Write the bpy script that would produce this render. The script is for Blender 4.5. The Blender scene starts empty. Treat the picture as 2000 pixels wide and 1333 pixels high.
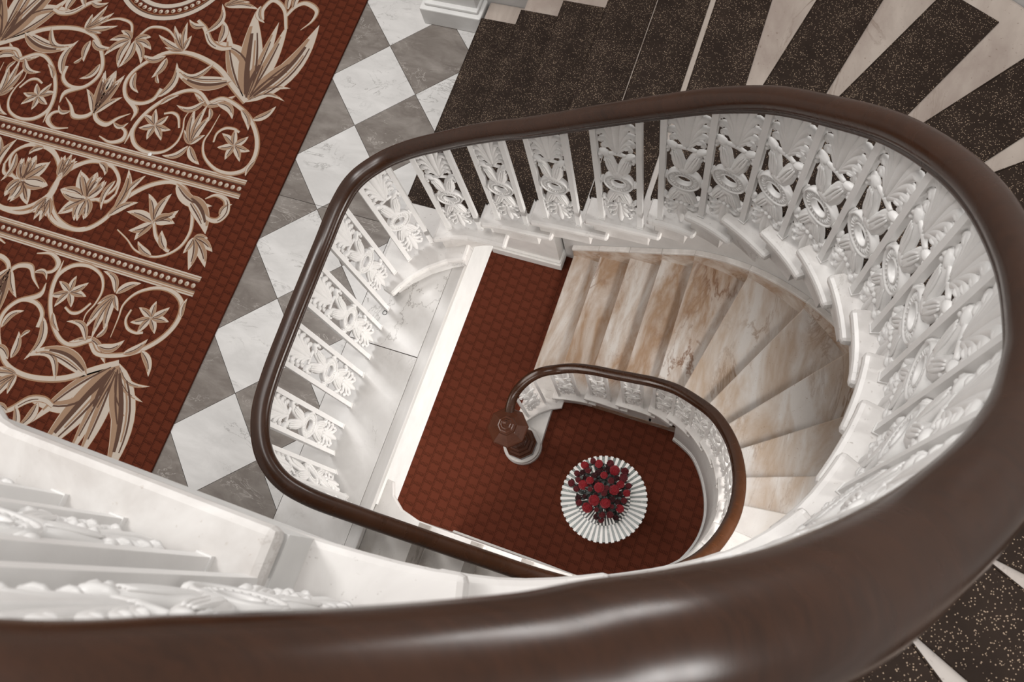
import bpy, bmesh, math, random, json
from mathutils import Vector, Matrix, Euler
random.seed(7)
C = bpy.context.scene.collection
scene = bpy.context.scene
PI = math.pi
G, L1, L2 = 0.0, 3.2, 6.28          # ground floor, first floor, second floor
CZ = 7.582
# ------------------------------------------------------------------ camera
cam = bpy.data.cameras.new('camera'); camo = bpy.data.objects.new('camera', cam); C.objects.link(camo)
R_ = [[0.931142, -0.273572, 0.241108], [0.329735, 0.914015, -0.236329], [-0.155724, 0.299558, 0.941284]]
camo.matrix_world = Matrix([[R_[0][0], R_[0][1], R_[0][2], 0], [R_[1][0], R_[1][1], R_[1][2], 0], [R_[2][0], R_[2][1], R_[2][2], CZ], [0, 0, 0, 1]])
cam.sensor_width = 36.0; cam.lens = 1560.09/2000*36.0; cam.clip_start = 0.02; cam.clip_end = 200
cam.dof.use_dof = True; cam.dof.focus_distance = 4.3; cam.dof.aperture_fstop = 7.0
scene.camera = camo
# ------------------------------------------------------------------ world and lamps
w = bpy.data.worlds.new('world'); scene.world = w; w.use_nodes = True
bg = w.node_tree.nodes['Background']; bg.inputs[0].default_value = (1.0, 0.965, 0.93, 1); bg.inputs[1].default_value = 0.48
def area(name, loc, target, size, size_y, power, col):
    l = bpy.data.lights.new(name, 'AREA'); l.shape = 'RECTANGLE'; l.size = size; l.size_y = size_y; l.energy = power; l.color = col
    o = bpy.data.objects.new(name, l); C.objects.link(o); o.location = loc
    d = Vector(target)-Vector(loc); o.rotation_euler = d.to_track_quat('-Z', 'Y').to_euler(); return o
area('skylight_lamp', (-.9, .3, 17.0), (-1.0, 1.0, 0), 3.6, 3.0, 430, (1.0, 0.975, 0.95))
area('window_lamp_left', (-4.4, 2.5, 12.0), (-1.8, .8, 4.2), 1.3, 2.6, 215, (1.0, 0.98, 0.96))
area('window_lamp_back', (1.1, 4.9, 8.15), (-.1, 0, 6.9), 1.7, .9, 80, (1.0, 0.98, 0.96))
area('window_lamp_right', (4.7, 1.0, 9.3), (-.1, 0, 6.9), .8, .8, 70, (1.0, 0.98, 0.96))
area('fascia_fill', (1.25, .8, 3.7), (-1.6, .9, 2.2), 1.0, .6, 46, (1.0, 0.96, 0.92)).data.spread = math.radians(110)  # unseen fill light, added under the upper flight to brighten fascia and balusters
area('hall_fill', (-3.3, .9, 2.55), (-1.5, 1.0, .4), 1.6, 1.6, 60, (1.0, 0.94, 0.88))  # added fill below the landing, lifts the dark lower stairwell; no actual fixture
area('hall_fill', (-2.0, -1.0, 2.55), (-.6, 1.4, .6), 1.2, 1.0, 45, (1.0, 0.94, 0.88))  # second added fill for the ground hall, out of view
scene.view_settings.view_transform = 'Standard'
try: scene.view_settings.look = 'None'
except Exception: pass
scene.view_settings.exposure = 0.18; scene.view_settings.gamma = 1.0
scene.view_settings.use_curve_mapping = False
# ------------------------------------------------------------------ materials
def srgb(h):
    v = [int(h[i:i+2], 16)/255 for i in (0, 2, 4)]
    return tuple([(c/12.92 if c <= .04045 else ((c+.055)/1.055)**2.4) for c in v]+[1])
class NT:
    def __init__(s, name, rough=.5, spec=.5):
        s.m = bpy.data.materials.new(name); s.m.use_nodes = True; s.t = s.m.node_tree; s.b = s.t.nodes['Principled BSDF']
        s.b.inputs['Roughness'].default_value = rough
        s.b.inputs['Specular IOR Level'].default_value = spec
        s.tc = s.t.nodes.new('ShaderNodeTexCoord')
    def n(s, typ, **kw):
        x = s.t.nodes.new(typ)
        for k, v in kw.items(): setattr(x, k, v)
        return x
    def l(s, a, b): s.t.links.new(a, b)
    def set(s, node, **kw):
        for k, v in kw.items():
            i = node.inputs[k.replace('_', ' ')]
            if hasattr(v, 'is_linked') or isinstance(v, bpy.types.NodeSocket): s.l(v, i)
            else: i.default_value = v
        return node
    def coords(s, scale=(1, 1, 1), rot=(0, 0, 0), rnd=False):
        mp = s.n('ShaderNodeMapping'); s.l(s.tc.outputs['Object'], mp.inputs[0]); mp.inputs['Scale'].default_value = scale; mp.inputs['Rotation'].default_value = rot
        if rnd:
            oi = s.n('ShaderNodeObjectInfo'); mul = s.n('ShaderNodeMath', operation='MULTIPLY'); s.l(oi.outputs['Random'], mul.inputs[0]); mul.inputs[1].default_value = 37.0
            cb = s.n('ShaderNodeCombineXYZ'); s.l(mul.outputs[0], cb.inputs[0]); s.l(mul.outputs[0], cb.inputs[1]); s.l(mul.outputs[0], cb.inputs[2]); s.l(cb.outputs[0], mp.inputs['Location'])
        return mp.outputs[0]
    def noise(s, co, scale, detail=4, rough=.55, dist=0):
        x = s.n('ShaderNodeTexNoise'); s.l(co, x.inputs['Vector']); x.inputs['Scale'].default_value = scale; x.inputs['Detail'].default_value = detail
        x.inputs['Roughness'].default_value = rough; x.inputs['Distortion'].default_value = dist; return x.outputs['Fac']
    def ramp(s, fac, stops, interp='LINEAR'):
        r = s.n('ShaderNodeValToRGB'); r.color_ramp.interpolation = interp
        e = r.color_ramp.elements
        while len(e) < len(stops): e.new(0.5)
        for i, (p, c) in enumerate(stops):
            e[i].position = p; e[i].color = c if isinstance(c, tuple) else srgb(c)
        s.l(fac, r.inputs[0]); return r.outputs[0]
    def mix(s, f, a, b, mode='MIX'):
        x = s.n('ShaderNodeMix', data_type='RGBA', blend_type=mode)
        if isinstance(f, (int, float)): x.inputs[0].default_value = f
        else: s.l(f, x.inputs[0])
        for i, v in ((6, a), (7, b)):
            if isinstance(v, tuple): x.inputs[i].default_value = v
            elif isinstance(v, str): x.inputs[i].default_value = srgb(v)
            else: s.l(v, x.inputs[i])
        return x.outputs[2]
    def col(s, v):
        if isinstance(v, str): s.b.inputs['Base Color'].default_value = srgb(v)
        else: s.l(v, s.b.inputs['Base Color'])
    def bump(s, h, strength=.2, dist=.002):
        b = s.n('ShaderNodeBump'); b.inputs['Strength'].default_value = strength; b.inputs['Distance'].default_value = dist
        s.l(h, b.inputs['Height']); s.l(b.outputs[0], s.b.inputs['Normal'])
    def math(s, op, a, b=0.0, c=0.0):
        x = s.n('ShaderNodeMath', operation=op)
        for i, v in enumerate((a, b, c)):
            if isinstance(v, (int, float)): x.inputs[i].default_value = v
            else: s.l(v, x.inputs[i])
        return x.outputs[0]
def marble(name, base, mid, vein, scale=3.0, rough=.25, rnd=True, spots=None, vw=.035, streak=(1, 1, 1), rot=(0, 0, .5), thr=.45):
    k = NT(name, rough)
    co = k.coords(streak, rot, rnd)
    n1 = k.noise(co, scale, 5, .6, .4)
    c = k.ramp(n1, [(.32, base), (.60, mid), (.80, base)])
    n2 = k.noise(co, scale*.9, 7, .62, 1.3)
    d = k.math('ABSOLUTE', k.math('SUBTRACT', n2, .5))
    v = k.ramp(d, [(0.0, (1, 1, 1, 1)), (vw, (0, 0, 0, 1))])
    n3 = k.noise(co, scale*.6, 2)
    msk = k.ramp(n3, [(thr, (0, 0, 0, 1)), (thr+.2, (1, 1, 1, 1))])
    c = k.mix(k.math('MULTIPLY', v, msk), c, vein)
    if spots:
        vo = k.noise(co, 60, 3, .6)
        c = k.mix(k.ramp(vo, [(.67, (0, 0, 0, 1)), (.76, (.8, .8, .8, 1))]), c, spots)
    k.col(c); k.bump(k.noise(co, scale*14, 3), .06, .002)
    return k.m
M = {}
M['white_marble'] = marble('white_marble', 'dcdad8', 'c6c3c0', '8f8a86', 2.6, .28, vw=.010, thr=.46)
M['tile_white'] = marble('tile_white', 'd8d6d4', 'c8c6c4', '8a8784', 3.4, .22, vw=.016, streak=(1, 2.2, 1), thr=.5)
M['tile_grey'] = marble('tile_grey', '8a837d', '6f6761', 'b3ada7', 4.0, .2, vw=.009, streak=(1, 2.2, 1), thr=.42)
M['tread_stone'] = marble('tread_stone', 'dad7d4', 'bfbab6', '8b7f75', 4.0, .35, vw=.012, spots='a79a8e', thr=.55)
M['wedge_stone'] = marble('wedge_stone', 'c9bdb2', 'b09f91', '7e685a', 4.0, .35, vw=.02, spots='7b6456')
M['tan_marble'] = marble('tan_marble', 'd9d3cd', 'a68c76', '7c5d47', 3.2, .25, vw=.03, streak=(1, .35, 1), rot=(0, 0, .62), spots='a08670', thr=.48)
def stained(name, inner, outer, cx, cy, r0, r1):
    # foot-worn staining: white near the balustrade, brown further out
    k = NT(name, .3)
    def body(spec):
        base, mid, vein, scale, vw, streak, rot, thr = spec
        co = k.coords(streak, rot, True); n1 = k.noise(co, scale, 5, .6, .4); c = k.ramp(n1, [(.40, base), (.60, mid), (.82, base)])
        n2 = k.noise(co, scale*.9, 7, .62, 1.3); v = k.ramp(k.math('ABSOLUTE', k.math('SUBTRACT', n2, .5)), [(0.0, (1, 1, 1, 1)), (vw, (0, 0, 0, 1))])
        msk = k.ramp(k.noise(co, scale*.6, 2), [(thr, (0, 0, 0, 1)), (thr+.2, (1, 1, 1, 1))]); c = k.mix(k.math('MULTIPLY', v, msk), c, vein)
        sp = k.ramp(k.noise(k.coords((1, 1, 1), (0, 0, 0), True), 70, 3, .6), [(.66, (0, 0, 0, 1)), (.74, (.7, .7, .7, 1))]); return k.mix(sp, c, vein)
    s = k.n('ShaderNodeSeparateXYZ'); k.l(k.tc.outputs['Object'], s.inputs[0])
    a = k.math('MAXIMUM', k.math('SUBTRACT', s.outputs[0], cx), 0.0); b = k.math('SUBTRACT', s.outputs[1], cy)
    d = k.math('SQRT', k.math('ADD', k.math('MULTIPLY', a, a), k.math('MULTIPLY', b, b)))
    d = k.math('ADD', d, k.math('MULTIPLY', k.math('SUBTRACT', k.noise(k.coords(), 7, 4), .5), .35))
    f = k.ramp(k.math('DIVIDE', k.math('SUBTRACT', d, r0), r1-r0), [(0, (0, 0, 0, 1)), (1, (1, 1, 1, 1))])
    k.col(k.mix(f, body(inner), body(outer))); return k.m
WH = ('dedbd8', 'd0ccc9', '9a928b', 3.5, .012, (1, 1, 1), (0, 0, .5), .55)
M['tan_low'] = stained('tan_low', WH, ('d8d3ce', 'a78b72', '86644c', 4.2, .035, (1, .28, 1), (0, 0, .75), .46), .1, -.05, .80, 1.0)
M['tan_mid'] = stained('tan_mid', WH, ('dbd7d3', 'bda996', '96795f', 4.0, .03, (1, .28, 1), (0, 0, .8), .48), .1, -.05, .80, 1.05)
M['tan_high'] = stained('tan_high', WH, ('dbd7d2', 'cbc2b9', 'a8967f', 3.0, .02, (1, .30, 1), (0, 0, .62), .52), .1, -.05, .85, 1.2)
M['tread_up'] = stained('tread_up', WH, ('b9ada3', 'a1938a', '6f5b4d', 4.0, .02, (1, .4, 1), (0, 0, .4), .5), -.05, -.05, 1.0, 1.5)
M['strip_stone'] = marble('strip_stone', 'a8a29c', '958d86', '6d655e', 5, .25, streak=(1, .2, 1))
def plain(name, c, rough=.5, metal=0, spec=.5, bump=None):
    k = NT(name, rough, spec); k.b.inputs['Metallic'].default_value = metal
    co = k.coords(); n1 = k.noise(co, 9, 4)
    a = srgb(c); b = tuple([x*.90 for x in a[:3]]+[1])
    k.col(k.mix(k.ramp(n1, [(.3, (0, 0, 0, 1)), (.7, (1, 1, 1, 1))]), a, b))
    if bump: k.bump(k.noise(co, bump[0], 3), bump[1], .003)
    return k.m
M['white_iron'] = plain('white_iron', 'e4e2e0', .38, bump=(60, .15))
M['white_paint'] = plain('white_paint', 'dedddb', .5)
M['grey_paint'] = plain('grey_paint', 'c9c8c7', .55)
M['strip_pale'] = marble('strip_pale', 'd2d0ce', 'bebbb8', '8a8784', 5, .25, streak=(1, .2, 1))
M['grout'] = plain('grout', '4b4039', .9)
M['brass'] = plain('brass', '8c6a3e', .3, .9)
def wood(name, a, b, rough=.22, sc=1.0):
    k = NT(name, rough, .42)
    co = k.coords((1, 1, 3)); n1 = k.noise(co, 2.2*sc, 5, .6, .6); n2 = k.noise(k.coords((14, 14, 60)), 2.0*sc, 4, .7, .2)
    c = k.mix(n1, a, b); c = k.mix(k.ramp(n2, [(.35, (0, 0, 0, 1)), (.75, (.7, .7, .7, 1))]), c, b)
    k.col(c); k.bump(n2, .05, .001)
    k.b.inputs['Coat Weight'].default_value = .0
    r = k.ramp(n1, [(.3, (rough*.8,)*3+(1,)), (.7, (rough*1.5,)*3+(1,))]); k.l(r, k.b.inputs['Roughness'])
    return k.m
M['rail_wood'] = wood('rail_wood', '1b0e06', '3a2010', .23)
M['newel_wood'] = wood('newel_wood', '331c12', '522f20', .2)
# dark speckled tread mat
k = NT('mat_terrazzo', .7, .1); co = k.coords()
vo = k.n('ShaderNodeTexVoronoi'); k.l(co, vo.inputs['Vector']); vo.inputs['Scale'].default_value = 190
wn = k.n('ShaderNodeTexWhiteNoise'); k.l(vo.outputs['Position'], wn.inputs['Vector'])
dens = k.noise(co, 9, 4, .6)
sp = k.math('MULTIPLY', k.math('LESS_THAN', vo.outputs['Distance'], .30), k.math('LESS_THAN', wn.outputs['Value'], k.math('MULTIPLY', k.math('POWER', dens, 2.0), 1.5)))
k.col(k.mix(sp, k.mix(dens, '201814', '3a2f28'), 'a8937f')); k.bump(k.noise(co, 180, 2), .2, .001); M['mat'] = k.m
k = NT('mat_terrazzo_worn', .6); k.col('4a3b32'); M['mat_edge'] = k.m
# woven red carpet: brick-like blocks with toothed dark lines
def carpet(name, base, dark, sx, sy, rot=0.0, lw=.06, amt=.62):
    k = NT(name, .95, .1); co = k.coords((1, 1, 1), (0, 0, rot)); s = k.n('ShaderNodeSeparateXYZ'); k.l(co, s.inputs[0])
    X, Y = s.outputs[0], s.outputs[1]
    # columns along X
    cx = k.math('DIVIDE', X, sx); ci = k.math('FLOOR', cx); cf = k.math('SUBTRACT', cx, ci)
    off = k.math('MULTIPLY', k.math('MODULO', ci, 2.0), .5)
    cy = k.math('ADD', k.math('DIVIDE', Y, sy), off); yi = k.math('FLOOR', cy); yf = k.math('SUBTRACT', cy, yi)
    lineY = k.math('MULTIPLY', k.math('MULTIPLY', k.math('LESS_THAN', yf, lw*1.1), k.math('LESS_THAN', cf, .85)), .75)
    lineX = k.math('MULTIPLY', k.math('LESS_THAN', cf, lw), .8)
    ty = k.math('FRACT', k.math('MULTIPLY', cx, 7.0)); teethY = k.math('MULTIPLY', k.math('LESS_THAN', ty, .5), k.math('MAXIMUM', k.math('LESS_THAN', yf, .30), k.math('MULTIPLY', k.math('GREATER_THAN', yf, .90), k.math('GREATER_THAN', cf, .5))))
    tx = k.math('FRACT', k.math('MULTIPLY', cy, 7.0)); teethX = k.math('MULTIPLY', k.math('LESS_THAN', tx, .42), k.math('LESS_THAN', cf, .22))
    m = k.math('MAXIMUM', k.math('MAXIMUM', lineY, lineX), k.math('MULTIPLY', k.math('MAXIMUM', teethX, teethY), .75))
    wn2 = k.noise(co, 260, 2, .7); big = k.noise(co, 1.6, 3)
    c = k.mix(k.math('MULTIPLY', m, amt), base, dark)
    c = k.mix(k.math('MULTIPLY', wn2, .35), c, dark)
    c = k.mix(k.math('MULTIPLY', big, .25), c, dark)
    k.col(c); k.bump(wn2, .4, .003)
    k.b.inputs['Sheen Weight'].default_value = .0
    return k.m
M['carpet_upper'] = carpet('carpet_upper', '64301f', '2a1009', .068, .066, lw=.085, amt=.8)
M['carpet_ground'] = carpet('carpet_ground', '6a3727', '35180f', .105, .100, lw=.06, amt=.75)
def yarn(name, c):
    k = NT(name, .95, .1); co = k.coords(); n = k.noise(co, 330, 2, .8); a = srgb(c)
    k.col(k.mix(k.math('MULTIPLY', n, .5), a, tuple([x*.62 for x in a[:3]]+[1]))); k.bump(n, .5, .002); return k.m
M['y_cream'] = yarn('yarn_cream', 'c0b3a6'); M['y_tan'] = yarn('yarn_tan', '9c7f68'); M['y_gold'] = yarn('yarn_gold', '9a6a48'); M['y_brown'] = yarn('yarn_brown', '5d453a')
# ------------------------------------------------------------------ helpers
def tag(o, label=None, cat=None, group=None, kind=None):
    if label: o['label'] = label
    if cat: o['category'] = cat
    if group: o['group'] = group
    if kind: o['kind'] = kind
    return o
def empty(name, loc, label, cat, group=None):
    o = bpy.data.objects.new(name, None); C.objects.link(o); o.location = loc; o.empty_display_size = .1
    return tag(o, label, cat, group)
def base_of(p):
    v = Vector((0, 0, 0))
    while p is not None: v += p.location; p = p.parent
    return v
def mesh(name, verts, faces, mats, parent=None, smooth=False, mi=None, bevel=0.0, local=False):
    b = Vector((0, 0, 0)) if (parent is None or local) else base_of(parent)
    me = bpy.data.meshes.new(name)
    me.from_pydata([(v[0]-b.x, v[1]-b.y, v[2]-b.z) for v in verts], [], faces)
    for m in (mats if isinstance(mats, list) else [mats]): me.materials.append(m)
    if mi: me.polygons.foreach_set('material_index', mi)
    bm = bmesh.new(); bm.from_mesh(me); bmesh.ops.recalc_face_normals(bm, faces=bm.faces); bm.to_mesh(me); bm.free()
    if smooth: me.polygons.foreach_set('use_smooth', [True]*len(me.polygons))
    me.update()
    o = bpy.data.objects.new(name, me); C.objects.link(o)
    if parent is not None: o.parent = parent
    if bevel:
        md = o.modifiers.new('bevel', 'BEVEL'); md.width = bevel; md.segments = 2; md.limit_method = 'ANGLE'; md.angle_limit = math.radians(40)
    return o
def prism_vf(poly, z0, z1, off=0):
    n = len(poly); V = [(p[0], p[1], z0) for p in poly]+[(p[0], p[1], z1) for p in poly]
    F = [tuple(off+i for i in range(n-1, -1, -1)), tuple(off+n+i for i in range(n))]
    F += [(off+i, off+(i+1) % n, off+n+(i+1) % n, off+n+i) for i in range(n)]
    return V, F
def prism(name, poly, z0, z1, m, parent=None, bevel=0.0, smooth=False):
    V, F = prism_vf(poly, z0, z1); return mesh(name, V, F, m, parent, smooth, bevel=bevel)
def rect(x0, y0, x1, y1): return [(x0, y0), (x1, y0), (x1, y1), (x0, y1)]
def multi_prism(name, items, m, parent=None, bevel=0):
    V, F = [], []
    for poly, z0, z1 in items:
        v, f = prism_vf(poly, z0, z1, len(V)); V += v; F += f
    return mesh(name, V, F, m, parent, bevel=bevel)
def clip(poly, a, b, c):
    """keep a*x+b*y<=c"""
    out = []
    for i in range(len(poly)):
        p, q = poly[i], poly[(i+1) % len(poly)]; dp = a*p[0]+b*p[1]-c; dq = a*q[0]+b*q[1]-c
        if dp <= 0: out.append(p)
        if (dp < 0 < dq) or (dq < 0 < dp):
            t = dp/(dp-dq); out.append((p[0]+t*(q[0]-p[0]), p[1]+t*(q[1]-p[1])))
    return out
def cr(P, sub=8):
    """Catmull-Rom through points of any dimension"""
    P = [Vector(p) for p in P]; out = []
    for i in range(len(P)-1):
        p0 = P[i-1] if i else P[0]*2-P[1]; p1 = P[i]; p2 = P[i+1]; p3 = P[i+2] if i+2 < len(P) else P[-1]*2-P[-2]
        for j in range(sub):
            t = j/sub
            out.append(.5*((2*p1)+(p2-p0)*t+(2*p0-5*p1+4*p2-p3)*t*t+(3*p1-p0-3*p2+p3)*t**3))
    out.append(P[-1]); return out
def lathe_vf(prof, n, cx=0, cy=0, rot=0, off=0):
    V, F = [], []
    for r, z in prof:
        for i in range(n):
            a = rot+2*PI*i/n; V.append((cx+r*math.cos(a), cy+r*math.sin(a), z))
    for j in range(len(prof)-1):
        for i in range(n): F.append((off+j*n+i, off+j*n+(i+1) % n, off+(j+1)*n+(i+1) % n, off+(j+1)*n+i))
    F.append(tuple(off+i for i in range(n-1, -1, -1))); F.append(tuple(off+(len(prof)-1)*n+i for i in range(n)))
    return V, F
def lathe(name, prof, n, cx, cy, m, parent=None, rot=0, smooth=True, bevel=0):
    V, F = lathe_vf(prof, n, cx, cy, rot); return mesh(name, V, F, m, parent, smooth, bevel=bevel)
def catlist(P, t):
    i = int(math.floor(t)); i = max(0, min(len(P)-2, i)); f = t-i
    p0 = Vector(P[i-1]) if i else Vector(P[0])*2-Vector(P[1]); p1, p2 = Vector(P[i]), Vector(P[i+1]); p3 = Vector(P[i+2]) if i+2 < len(P) else p2*2-p1
    return .5*((2*p1)+(p2-p0)*f+(2*p0-5*p1+4*p2-p3)*f*f+(3*p1-p0-3*p2+p3)*f**3)
# ------------------------------------------------------------------ ground floor and room shell
fl = mesh('floor', *[x for x in prism_vf(rect(-7, -3.4, 4, 5), -.12, 0)], M['carpet_ground']); tag(fl, kind='structure')
def hit(p, ang, cx, cy, R, nn):
    """from p along angle to straight wall y=nn (x<cx) or circle"""
    d = Vector((math.cos(ang), math.sin(ang))); px, py = p[0]-cx, p[1]-cy
    b = px*d.x+py*d.y; c = px*px+py*py-R*R; t = -b+math.sqrt(max(0, b*b-c)); q = Vector((p[0]+t*d.x, p[1]+t*d.y))
    if q.x < cx:
        top = cy+R if d.y > 0 else cy-R; t = (top-p[1])/d.y; q = Vector((p[0]+t*d.x, top))
    return q
def wall_curve(cx, cy, R, x0, n=40):
    pts = [(x0, cy+R), (cx, cy+R)]
    for i in range(1, n): a = PI/2-PI*i/n; pts.append((cx+R*math.cos(a), cy+R*math.sin(a)))
    return pts+[(cx, cy-R), (x0, cy-R)]
def wall_strip(name, curve, z0, z1, th, m, parent=None):
    """curve: inner face points; thickness goes outwards"""
    n = len(curve); V = []; F = []
    for i, p in enumerate(curve):
        a = Vector(curve[max(0, i-1)]); b = Vector(curve[min(n-1, i+1)]); t = (b-a).normalized(); o = Vector((-t.y, t.x))*th
        q = Vector(p)+o
        V += [(p[0], p[1], z0), (p[0], p[1], z1), (q.x, q.y, z1), (q.x, q.y, z0)]
    for i in range(n-1):
        a = i*4; b = a+4
        for j in range(4): F.append((a+j, b+j, b+(j+1) % 4, a+(j+1) % 4))
    F += [(0, 1, 2, 3), tuple(4*(n-1)+j for j in (3, 2, 1, 0))]
    return mesh(name, V, F, m, parent)
LC, LR = (-.50, .80), 2.13      # lower stair wall
UC, UR = (-.45, .75), 2.47      # upper stair wall
lowcurve = wall_curve(LC[0], LC[1], LR, -1.70)
tag(wall_strip('wall_stair_lower', lowcurve, 0, L1-.30, .3, M['grey_paint']), kind='structure')
upcurve = wall_curve(UC[0], UC[1], UR, -2.02)
tag(wall_strip('wall_stair_upper', upcurve, L1-.30, 6.2, .3, M['grey_paint']), kind='structure')
# wall piers and far walls
def pier(name, poly_fn, z0, z1, bh, kind):
    p = prism(name, poly_fn(0), z0, z1, M['white_paint']); tag(p, kind='structure')
    return p
pg = prism('wall_pier_lower', rect(-2.42, 2.81, -1.72, 3.3), 0, L1-.46, M['white_paint'], bevel=.004); tag(pg, kind='structure')
multi_prism('base_moulding', [(rect(-2.46, 2.765, -1.70, 3.3), 0, .12), (rect(-2.45, 2.785, -1.705, 3.3), .12, .145)], M['white_paint'], pg, .008)
pu = prism('wall_pier_upper', rect(-2.40, 3.13, -2.06, 3.6), L1, 6.2, M['white_paint'], bevel=.004); tag(pu, kind='structure')
multi_prism('base_moulding', [(rect(-2.46, 3.07, -2.02, 3.6), L1, L1+.15), (rect(-2.43, 3.10, -2.045, 3.6), L1+.15, L1+.175)], M['white_paint'], pu, .008)
for nm, poly in (('wall_left', rect(-7.2, -3.4, -7, 5)), ('wall_back', rect(-7, 4.8, 4, 5)), ('wall_front', rect(-7, -3.6, 4, -3.4)), ('wall_right', rect(3.8, -3.4, 4, 4.8))):
    tag(prism(nm, poly, 0, 6.2, M['white_paint']), kind='structure')
# under-stair closing wall of the lower flight (curved, with a base moulding)
ucl = [(-1.83, -.05), (-1.0, -.05), (-.55, -.05), (-.25, .02), (0.0, .16), (.18, .33), (.29, .54), (.325, .74), (.30, .93), (.21, 1.14), (.08, 1.31), (-.05, 1.39), (-.145, 1.43)]
ucs = [tuple(p) for p in cr([Vector((a, b)) for a, b in ucl], 4)]
# ------------------------------------------------------------------ first floor: slab, tiles, landing
slab = prism('floor_landing', [(-7, -3.4), (-1.60, -3.4), (-1.60, -1.3), (-1.60, 2.02), (-1.60, 3.3), (-2.0, 3.3), (-2.0, 4.8), (-7, 4.8)], L1-.44, L1-.022, M['white_paint']); tag(slab, kind='structure')
bed = prism('bedding', [(-7, -3.4), (-1.62, -3.4), (-1.62, 2.0), (-2.0, 2.0), (-2.0, 4.8), (-7, 4.8)], L1-.022, L1-.008, M['grout'], slab)
gi = (0.317364, -0.319030); gj = (0.319030, 0.317364); go = (-2.633149, 2.210018)
for i in range(-14, 12):
    for j in range(-14, 12):
        q = [(i, j), (i+1, j), (i+1, j+1), (i, j+1)]; g = .0022
        c0 = (go[0]+(i+.5)*gi[0]+(j+.5)*gj[0], go[1]+(i+.5)*gi[1]+(j+.5)*gj[1])
        if not (-3.35 < c0[0] < -1.5 and -.75 < c0[1] < 4.2): continue
        poly = []
        for a, b in q:
            a2 = a+(.0035 if a == i else -.0035); b2 = b+(.0035 if b == j else -.0035)
            poly.append((go[0]+a2*gi[0]+b2*gj[0], go[1]+a2*gi[1]+b2*gj[1]))
        for part in (clip(clip(poly, 1, 0, -2.092), 0, 1, 1.60), clip(clip(poly, 1, 0, -1.97), 0, -1, -1.603)):
            part = clip(part, 0, -1, .36)
            if len(part) >= 3:
                ar = abs(sum(part[n][0]*part[(n+1) % len(part)][1]-part[(n+1) % len(part)][0]*part[n][1] for n in range(len(part))))/2
                if ar < 4e-4: continue
                prism('tile', part, L1-.01, L1+random.uniform(0, .0006), M['tile_white'] if (i+j) % 2 else M['tile_grey'], slab)
for y0, y1 in ((-3.4, -2.2), (-2.2, -1.28), (-1.28, -.36), (-.357, .838), (.842, 2.0)):
    prism('slab', rect(-2.0885, y0+.0007, -1.6322, y1-.0007), L1-.01, L1, M['white_marble'], slab)
for x0, x1 in ((-2.55, -2.092), (-3.0, -2.554)):
    prism('slab', rect(x0, -1.4, x1, -.363), L1-.01, L1, M['white_marble'], slab)
prism('nosing_strip', rect(-1.632, -3.4, -1.560, 2.0), L1-.045, L1, M['strip_pale'], slab, bevel=.005)
prism('fascia', rect(-1.60, -.03, -1.585, 2.0), L1-.46, L1-.045, M['white_paint'], slab)
# ------------------------------------------------------------------ staircases
def stair_side_curve(corners, k, ext=0.0, step=6, inset=0.0, t0=None):
    """plan points on the inner edge between tread k and k+1(+ext); corners[i] is the corner of tread i+kmin"""
    pts = []
    n = step
    for s in range(n+1):
        t = k+(1+ext)*s/n
        p = catlist(corners, t); q = catlist(corners, t+.02); d = (q-p).normalized() if (q-p).length > 1e-6 else Vector((1, 0))
        nr = Vector((-d.y, d.x))       # outwards of the well when going clockwise is left
        pts.append(p+nr*inset)
    return pts
def nosed(name, poly, z, th, m, parent, bevel=.014): return prism(name, poly, z-th, z, m, parent, bevel=bevel)
# lower flight -------------------------------------------------
r1 = L1/21
lc = [(-1.60, 1.30), (-1.60, 1.30), (-1.313, 1.400), (-1.007, 1.455), (-.701, 1.455), (-.404, 1.453), (-.234, 1.412), (-.065, 1.343), (.07, 1.243), (.185, 1.119), (.265, .967), (.312, .791), (.309, .62), (.255, .45), (.175, .30), (.065, .17), (-.08, .06), (-.36, -.02), (-.66, -.035), (-.95, -.038), (-1.24, -.038), (-1.56, -.038), (-1.86, -.038)]
la = {1: 90, 2: 90, 3: 90, 4: 90, 5: 90, 6: 77.4, 7: 63, 8: 49, 9: 35.6, 10: 19.2, 11: 7, 12: -5, 13: -18, 14: -32, 15: -47, 16: -62, 17: -78, 18: -90, 19: -90, 20: -90, 21: -90}
lo = {k: hit(lc[k], math.radians(la[k]), LC[0], LC[1], LR, 0) for k in la}
st1 = empty('marble_staircase', (-.5, .8, 0), 'lower curved flight of brown-stained white marble stairs rising from the red carpet', 'staircase')
def outer_pts(a, b, cx, cy, R):
    """points on the wall between outer points a and b"""
    out = [a]
    def ang(p): return math.atan2(p.y-cy, p.x-cx)
    if a.x > cx-1e-4 or b.x > cx-1e-4:
        aa = ang(a) if a.x > cx else (PI/2 if a.y > cy else -PI/2); ab = ang(b) if b.x > cx else (PI/2 if b.y > cy else -PI/2)
        for s in range(0, 5): t = aa+(ab-aa)*s/4; out.append(Vector((cx+R*math.cos(t), cy+R*math.sin(t))))
    out.append(b); res = [out[0]]
    for p in out[1:]:
        if (p-res[-1]).length > 1e-3: res.append(p)
    return res
def shift_back(k, corners, outs, d):
    """nosing line of tread k moved back (down the flight is negative)"""
    c = Vector(corners[k]); o = outs[k]; t = (o-c).normalized(); nrm = Vector((t.y, -t.x)); return c+nrm*d, o+nrm*d
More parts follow.
